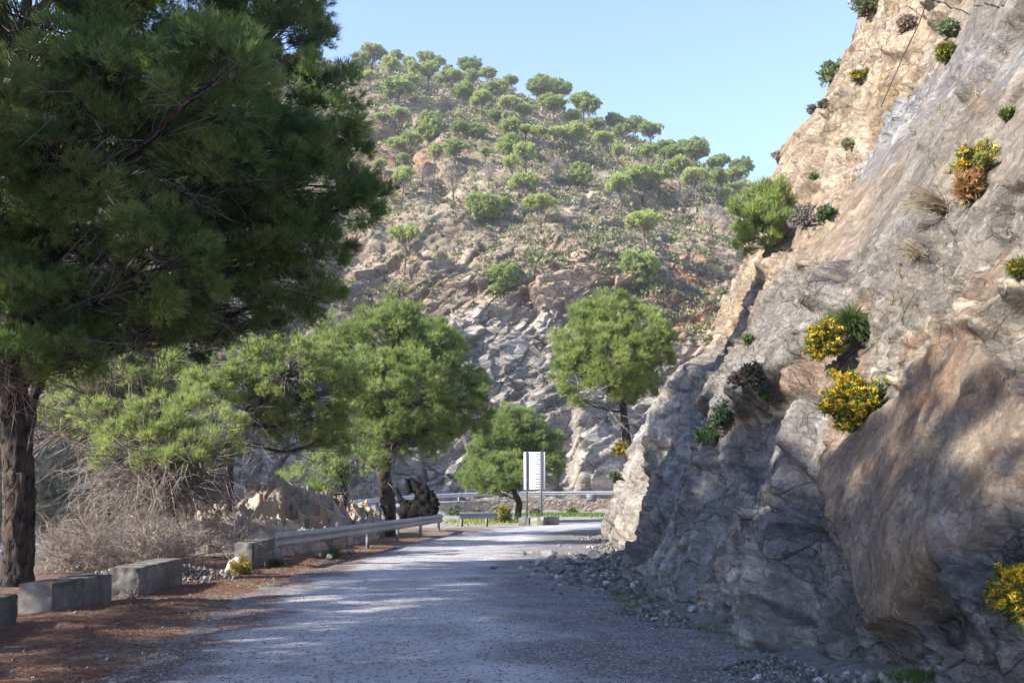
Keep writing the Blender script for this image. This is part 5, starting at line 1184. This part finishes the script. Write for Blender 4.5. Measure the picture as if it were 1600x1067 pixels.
# ------------------------------------------------------------------ built things
def rounded_block(name, label, p_near, p_far, width, h, seed, group, zb=0.0, col=(.15, .14, .125)):
    """cast concrete block: road-side bottom edge from p_near to p_far, body extends to the left"""
    a = np.array([*p_near, zb]); b_ = np.array([*p_far, zb]); L = np.linalg.norm(b_ - a); ax = (b_ - a) / L; lf = np.array([-ax[1], ax[0], 0])
    nx, ny, nz = 34, 10, 12; V = []; F = []; n0 = 0
    def face(fn, n, m):
        nonlocal n0
        u, v = np.meshgrid(np.linspace(0, 1, n), np.linspace(0, 1, m), indexing='ij'); P = fn(u, v); V.append(P.reshape(-1, 3)); F.append(grid_faces(n, m) + n0); n0 += n * m
    S = lambda x, y, z: np.stack([x, y, z], -1)
    face(lambda u, v: S(u, 0 * u, v), nx, nz); face(lambda u, v: S(u, 0 * u + 1, 1 - v), nx, nz); face(lambda u, v: S(u, v, 0 * u + 1), nx, ny)
    face(lambda u, v: S(0 * u, 1 - u, v), ny, nz); face(lambda u, v: S(0 * u + 1, u, v), ny, nz)
    V = np.concatenate(V); F = np.concatenate(F)
    Q = V * [L, width, h]; half = np.array([L, width, h]) / 2; c = Q - half; r = .025
    cc = np.sign(c) * np.minimum(np.abs(c), half - r); d = c - cc; dl = np.linalg.norm(d, axis=1, keepdims=True); c = np.where(dl > 1e-6, cc + d / np.maximum(dl, 1e-6) * np.minimum(dl, r), c)
    Q = c + half; batter = (Q[:, 2] / h) * .03; Q[:, 1] = batter + Q[:, 1] * (1 - .06 * Q[:, 2] / h)
    W = a + Q[:, :1] * ax + Q[:, 1:2] * lf + Q[:, 2:3] * [0, 0, 1.]
    edge = 1 - np.min(np.stack([np.minimum(Q[:, 0], L - Q[:, 0]) / .1, np.minimum(Q[:, 2] * 9, h - Q[:, 2]) / .1, np.full(len(Q), 1.)]), 0).clip(0, 1)
    f, ci, _ = facet(W * 9, seed, 1.0); W = W + (norm(W - (a + half[0] * ax + half[1] * lf + [0, 0, h / 2])) * -(np.clip(f, 0, 1) * .035 * ss(.3, 1, edge * (fbm(W * 2, 2, seed) + .8)))[:, None])
    W += .006 * fbm(W * 5, 3, seed + 2)[:, None]
    C = np.array(col) * (1 + .6 * fbm(W * 2, 3, seed + 3) + .4 * fbm(W * 9, 3, seed + 4))[:, None]
    st = ss(.1, .5, fbm(W * np.array([4, 4, .8]), 3, seed + 5))[:, None] * .75; C = C * (1 - st) + np.array([.07, .065, .055]) * st
    ms = (ss(h - .09, h - .02, Q[:, 2]) * ss(-.1, .3, fbm(W * 4, 3, seed + 6)))[:, None] * .85; C = C * (1 - ms) + np.array([.06, .055, .04]) * ms
    o = mesh_np(name, W - a, F, M['concrete'], col=C); o.location = a
    return tag(o, label, 'concrete block', group)
GB = 'concrete barrier blocks on the left verge'
gg = lambda a, b: tuple(gnd(a, b)[:2])
rounded_block('concrete_block', 'nearest low concrete block, cut by the picture edge', (gg(29, 981)[0] + .15, 9.5), gg(29, 981), .5, .46, 1001, GB, -.04)
rounded_block('concrete_block', 'long concrete block right beside the thick pine trunk', gg(81, 962), gg(176, 940), .5, .47, 1002, GB, -.04)
rounded_block('concrete_block', 'concrete block with dark stained top and a broken white lower edge', gg(217, 936), gg(286, 914), .5, .52, 1003, GB, -.03)
rounded_block('concrete_block', 'short concrete block at the near end of the guardrail', gg(394, 889), gg(430, 876), .42, .60, 1004, GB, -.03)
GS = 'concrete blocks in front of the sign'
rounded_block('concrete_block', 'dark broken concrete block left of the sign posts', (.35, 54.4), (.95, 54.3), .7, .46, 1005, GS, -.03, (.16, .155, .14))
rounded_block('concrete_block', 'pale crumbling concrete block right in front of the sign posts', (1.0, 54.2), (1.75, 54.0), .7, .50, 1006, GS, -.03, (.28, .26, .22))
rounded_block('concrete_block', 'squarer concrete block right of the sign posts', (1.95, 54.6), (2.7, 55.0), .7, .52, 1007, GS, -.03, (.22, .205, .185))

PROF = np.array([[0, .0], [.012, .02], [.06, .055], [.08, .09], [.06, .125], [.012, .155], [.0, .175], [.012, .195], [.06, .225], [.08, .26], [.06, .295], [.012, .33], [0, .35]])  # outward, up
def wbeam(path, out_sign, z0, th=.004, flare=None):
    """W-profile beam along a 3D path; outward = out_sign * right normal"""
    P = np.asarray(path, float); T = np.gradient(P[:, :2], axis=0); T /= np.linalg.norm(T, axis=1)[:, None]; Nn = np.stack([T[:, 1], -T[:, 0]], 1) * out_sign
    n = len(P); k = len(PROF)
    def sh(off): return np.concatenate([np.stack([np.repeat(P[:, 0:1], k, 1) + Nn[:, 0:1] * (PROF[None, :, 0] + off), np.repeat(P[:, 1:2], k, 1) + Nn[:, 1:2] * (PROF[None, :, 0] + off), P[:, 2:3] + z0 + PROF[None, :, 1]], -1)])
    A = sh(0).reshape(-1, 3); B = sh(-th).reshape(-1, 3); F = grid_faces(n, k)
    return np.concatenate([A, B]), np.concatenate([F, F[:, ::-1] + len(A)])
STEEL = np.array([.30, .315, .34])
def guardrail(label, pts, out_sign, posts, zt=.75, group='guardrails beside the road', col=STEEL, name='guardrail', mat='steel', spacer=True, bw=.06):
    pts = np.asarray(pts, float); d = np.r_[0, np.cumsum(np.linalg.norm(np.diff(pts, axis=0), axis=1))]
    base = pts[0].copy(); o = empty(name, base); tag(o, label, 'guardrail', group)
    n = max(8, int(d[-1] / .5)); s = np.linspace(0, d[-1], n); path = np.stack([np.interp(s, d, pts[:, i]) for i in range(3)], 1)
    V, F = wbeam(path - base, out_sign, zt - .35)
    mesh_np('rail', V, F, M[mat], o, np.tile(col, (len(V), 1)) * (1 + .15 * fbm(V * 1.5, 3, 12))[:, None])
    for q in posts:
        p = np.array([np.interp(q, d, pts[:, i]) for i in range(3)]); t = np.array([np.interp(q + .1, d, pts[:, i]) - np.interp(q - .1, d, pts[:, i]) for i in (0, 1)]); t /= np.linalg.norm(t)
        nrm = np.array([t[1], -t[0]]) * out_sign
        Mx = np.eye(4); Mx[:2, 0] = t; Mx[:2, 1] = nrm; Mx[:3, 3] = 0
        g = gz(p[0], p[1]) - p[2] - .25 if name == 'guardrail' else -.3
        mb = MB()
        mb.box((-bw, -.17, g), (bw, -.155, zt + .01), col * .9, Mx); mb.box((-bw, -.155, g), (-bw + .008, -.07, zt + .01), col * .9, Mx); mb.box((bw - .008, -.155, g), (bw, -.07, zt + .01), col * .9, Mx)
        if spacer: mb.box((-bw * .8, -.07, zt - .3), (bw * .8, .0, zt - .06), col * .8, Mx)
        c = mb.build('post', M[mat], o); c.location = p - base
    # rounded end pieces
    for e, tt in ((-1, 1),):
        t = path[1] - path[0] if e == 0 else path[-1] - path[-2]; t = t / np.linalg.norm(t) * tt; q = path[e] - base; nr = np.array([t[1], -t[0], 0]) * out_sign * tt
        mb = MB(); th = np.linspace(0, np.pi, 9); A = [q + t * .12 * math.sin(x) + nr * (-.04 + .05 * math.cos(x)) for x in th]
        V = np.array([a + [0, 0, z] for a in A for z in (zt - .35, zt)]); mb.add(V, grid_faces(9, 2), col * .9); mb.build('end_piece', M[mat], o)
    return o
gx = lambda px, Y: (px - 800) / 1500 * (.987 * Y - .254)
gp = [(gx(428, 22.2), 22.2, 0), (gx(514, 26), 26, 0), (gx(572, 30.4), 30.4, 0), (gx(620, 34.8), 34.8, 0), (gx(655, 39), 39, 0), (gx(690, 44.6), 44.6, 0)]
guardrail('long weathered guardrail on the left verge ending at a concrete block', gp, 1, [.55, 4.4, 8.9, 13.3, 17.8, 22.4], .78)
guardrail('short separate guardrail section between the long guardrail and the sign', [(-2.75, 50.6, 0), (-1.75, 51.3, 0), (-.82, 52.2, 0)], 1, [.25, 1.9], .78)

# back of the road sign
def sign():
    Y = 57.0; xl, xr = at(818, 760, Y)[0], at(852, 760, Y)[0]; zb, zt = at(820, 765, Y)[2], at(820, 706, Y)[2]
    g = gz(.5 * (xl + xr), Y); base = np.array([(xl + xr) / 2, Y, g]); o = empty('road_sign', base); tag(o, 'tall white slatted road sign seen from behind on two grey posts', 'road sign'); o.rotation_euler = (0, 0, math.radians(-22))
    w = 1.05 * (xr - xl) / 2; lo = zb - g; hi = zt - g; n = 15; h = (hi - lo) / n
    mb = MB()
    mb.box((-w, -.015, lo), (w, .0, hi), (.46, .46, .47))
    for k in range(n): mb.box((-w + .015, -.020, lo + k * h + .012), (w - .015, -.0155, lo + (k + 1) * h - .014), (.60, .60, .60))
    mb.build('panel', M['alu'], o)
    mb = MB(); mb.box((-w - .004, .001, lo), (w + .004, .02, hi), (.62, .62, .63)); mb.box((-w, -.035, lo), (-w + .012, -.0205, hi), (.7, .7, .7)); mb.box((w - .012, -.035, lo), (w, -.0205, hi), (.7, .7, .7)); mb.build('backing', M['alu'], o)
    for s in (-.47, .47):
        mb = MB(); x = s * (xr - xl) * .76; mb.box((x - .05, -.13, -.3), (x + .05, -.04, hi + .03), (.12, .125, .135)); mb.build('post', M['steel'], o)
        mb = MB()
        for k in range(4): z = lo + (hi - lo) * (.12 + .25 * k); mb.box((x - .08, -.039, z), (x + .08, -.021, z + .05), (.35, .35, .36))
        mb.build('bracket', M['steel'], o)
    mb = MB()
    for k in range(7): mb.box((.0 + k * .035, -.0235, lo + .19), (.022 + k * .035, -.0205, lo + .235 + .01 * (k % 2)), (.5, .5, .52))
    mb.build('stamp', M['alu'], o)
sign()
def small_sign():
    Y = 72; x = at(924, 780, Y)[0]; g = gz(x, Y); o = empty('small_sign', (x, Y, g)); tag(o, 'small grey sign plate on a single post at the far bend', 'road sign')
    mb = MB(); zt = at(924, 772, Y)[2] - g; mb.box((-.36, -.012, zt - .5), (.36, 0, zt), (.14, .15, .17)); mb.box((-.36, -.03, zt - .36), (.36, -.0121, zt - .33), (.25, .26, .28)); mb.box((-.36, -.03, zt - .16), (.36, -.0121, zt - .13), (.25, .26, .28)); mb.build('plate', M['alu'], o)
    mb = MB(); mb.box((-.03, .001, -.2), (.03, .06, zt - .05), (.2, .2, .2)); mb.build('post', M['steel'], o)
small_sign()

# stone retaining wall + highway guardrail
def offset(path, d):
    T = np.gradient(path[:, :2], axis=0); T /= np.linalg.norm(T, axis=1)[:, None]; q = path.copy(); q[:, 0] += -T[:, 1] * d; q[:, 1] += T[:, 0] * d; return q
near = offset(HWs, 4.95); m = (near[:, 1] > 84) & (near[:, 0] < 16) & (near[:, 0] > -15); wp = near[m]
def stone_wall():
    u = np.linspace(0, len(wp) - 1, 260); Q = np.stack([np.interp(u, np.arange(len(wp)), wp[:, i]) for i in range(3)], 1); nz = 26; v = np.linspace(0, 1, nz)
    T = np.gradient(Q[:, :2], axis=0); T /= np.linalg.norm(T, axis=1)[:, None]; Nn = np.stack([-T[:, 1], T[:, 0]], 1)
    prof = np.concatenate([np.stack([np.full(nz, .0) + .12 * (1 - v), v * 1.0], 1), [[-.35, 1.0], [-.4, .2]]])   # front face with batter, cap, back
    P = np.zeros((260, nz + 2, 3)); P[..., 0] = Q[:, 0:1] + Nn[:, 0:1] * (.35 + prof[None, :, 0]); P[..., 1] = Q[:, 1:2] + Nn[:, 1:2] * (.35 + prof[None, :, 0]); P[..., 2] = -.4 + prof[None, :, 1] * (Q[:, 2:3] + .55)
    s = np.r_[0, np.cumsum(np.linalg.norm(np.diff(Q[:, :2], axis=0), axis=1))][:, None] + 0 * P[..., 0]
    W = np.stack([s * 2.2, P[..., 2] * 3.5, 0 * s], -1); f, ci, e = facet(W, 1101, .4)
    D = (.05 * ss(.02, .16, e) + .03 * f)
    P[..., 0] += Nn[:, 0:1] * D; P[..., 1] += Nn[:, 1:2] * D
    C = np.array([.33, .26, .19]) * (1 + .5 * (ci - .5))[..., None]; mt = ss(.1, .02, e)[..., None] * .5; C = C * (1 - mt) + np.array([.3, .27, .22]) * mt
    o = mesh_np('stone_wall', P, grid_faces(260, nz + 2)[:, ::-1], M['stone'], col=C.reshape(-1, 3)); tag(o, 'tan stone retaining wall holding up the highway behind the sign', 'stone wall')
stone_wall()
rl = offset(HWs, 4.3); m = (rl[:, 1] > 20) & (rl[:, 0] < 20); rl = rl[m]; rl[:, 2] += .02
i_split = int(np.argmax(rl[:, 0] < -17.0))
hr = rl[:i_split + 1]; d_ = np.r_[0, np.cumsum(np.linalg.norm(np.diff(hr, axis=0), axis=1))][-1]
guardrail('pale guardrail on top of the stone wall along the highway', hr, -1, np.arange(1, d_, 4.0), .85, col=np.array([.5, .5, .5]), name='highway_guardrail', bw=.07)
def barrier():
    q = rl[i_split:]; base = q[0].copy(); o = empty('highway_barrier', base); tag(o, 'long pale highway barrier seen through the leafless shrubs', 'barrier')
    T = np.gradient(q[:, :2], axis=0); T /= np.linalg.norm(T, axis=1)[:, None]; Nn = np.stack([-T[:, 1], T[:, 0]], 1)
    prof = np.array([[.28, -.1], [.28, .08], [.12, .3], [.09, .8], [-.09, .8], [-.12, .3], [-.28, .08], [-.28, -.1]])
    P = np.zeros((len(q), 8, 3)); P[..., 0] = q[:, 0:1] + Nn[:, 0:1] * prof[None, :, 0]; P[..., 1] = q[:, 1:2] + Nn[:, 1:2] * prof[None, :, 0]; P[..., 2] = q[:, 2:3] + prof[None, :, 1]
    V = (P - base).reshape(-1, 3)
    F = grid_faces(len(q), 8); end = np.array([[0, 1, 2, 3], [3, 4, 5, 6], [6, 7, 0, 3]]) 
    mesh_np('wall_body', V, np.concatenate([F, end]), M['concrete'], o, np.tile([.45, .45, .46], (len(V), 1)) * (1 + .1 * fbm(V, 3, 8))[:, None])
    mb = MB()
    Mx = np.eye(4); k = int(len(q) * .12); t = T[k]; Mx[:2, 0] = t; Mx[:2, 1] = Nn[k]; Mx[:3, 3] = q[k] - base
    mb.box((-.12, .295, .1), (.12, .31, .75), (.6, .05, .05), Mx); mb.build('reflector', M['alu'], o)
barrier()

# cables on the cliff top
def cable(label, pts, r=.012, off=.22, seed=0, group='black cables on the cliff'):
    W = []
    for a, b_ in zip(pts[:-1], pts[1:]):
        for t in np.linspace(0, 1, 7)[:-1]: W.append(on_cliff(a[0] + (b_[0] - a[0]) * t, a[1] + (b_[1] - a[1]) * t, 4) + norm(np.array([-1., -.3, .4])) * off)
    W.append(on_cliff(*pts[-1], 4) + norm(np.array([-1., -.3, .4])) * off); W = np.array(W)
    ker = np.ones(13) / 13; Wp = np.concatenate([W[:1]] * 6 + [W] + [W[-1:]] * 6); W = np.stack([np.convolve(Wp[:, i], ker, 'valid') for i in range(3)], 1)
    b_ = W[0].copy(); V, F = tube(W - b_, r, 6); o = mesh_np('cable', V, F, M['cable'], col=np.tile([.03, .03, .035], (len(V), 1)), smooth=True); o.location = b_
    tag(o, label, 'cable', group)
cable('long black cable hanging diagonally down the sunny upper cliff', [(1458, -8), (1466, 20), (1440, 60), (1420, 95), (1405, 140), (1382, 185)], .011)
cable('black cable running level along the top of the cliff', [(1400, -2), (1450, 4), (1520, 3), (1600, -4)], .011)
cable('short thin cable on the reddish block at the skyline', [(1342, 25), (1334, 60), (1326, 88)], .012, .1)
# ------------------------------------------------------------------ air
def haze(dens):
    mb = MB(); mb.box((-420, -60, -8), (420, 420, 175)); 
    m = bpy.data.materials.new('haze'); m.use_nodes = True; nt = m.node_tree; nt.nodes.remove(nt.nodes['Principled BSDF'])
    v = nt.nodes.new('ShaderNodeVolumePrincipled'); v.inputs['Color'].default_value = (.93, .96, 1, 1); v.inputs['Density'].default_value = dens; v.inputs['Anisotropy'].default_value = .2
    nt.links.new(v.outputs[0], nt.nodes['Material Output'].inputs['Volume'])
    o = mb.build('haze', m); tag(o, 'thin pale haze in the air over the valley', None, None, 'stuff')
haze(.00045)
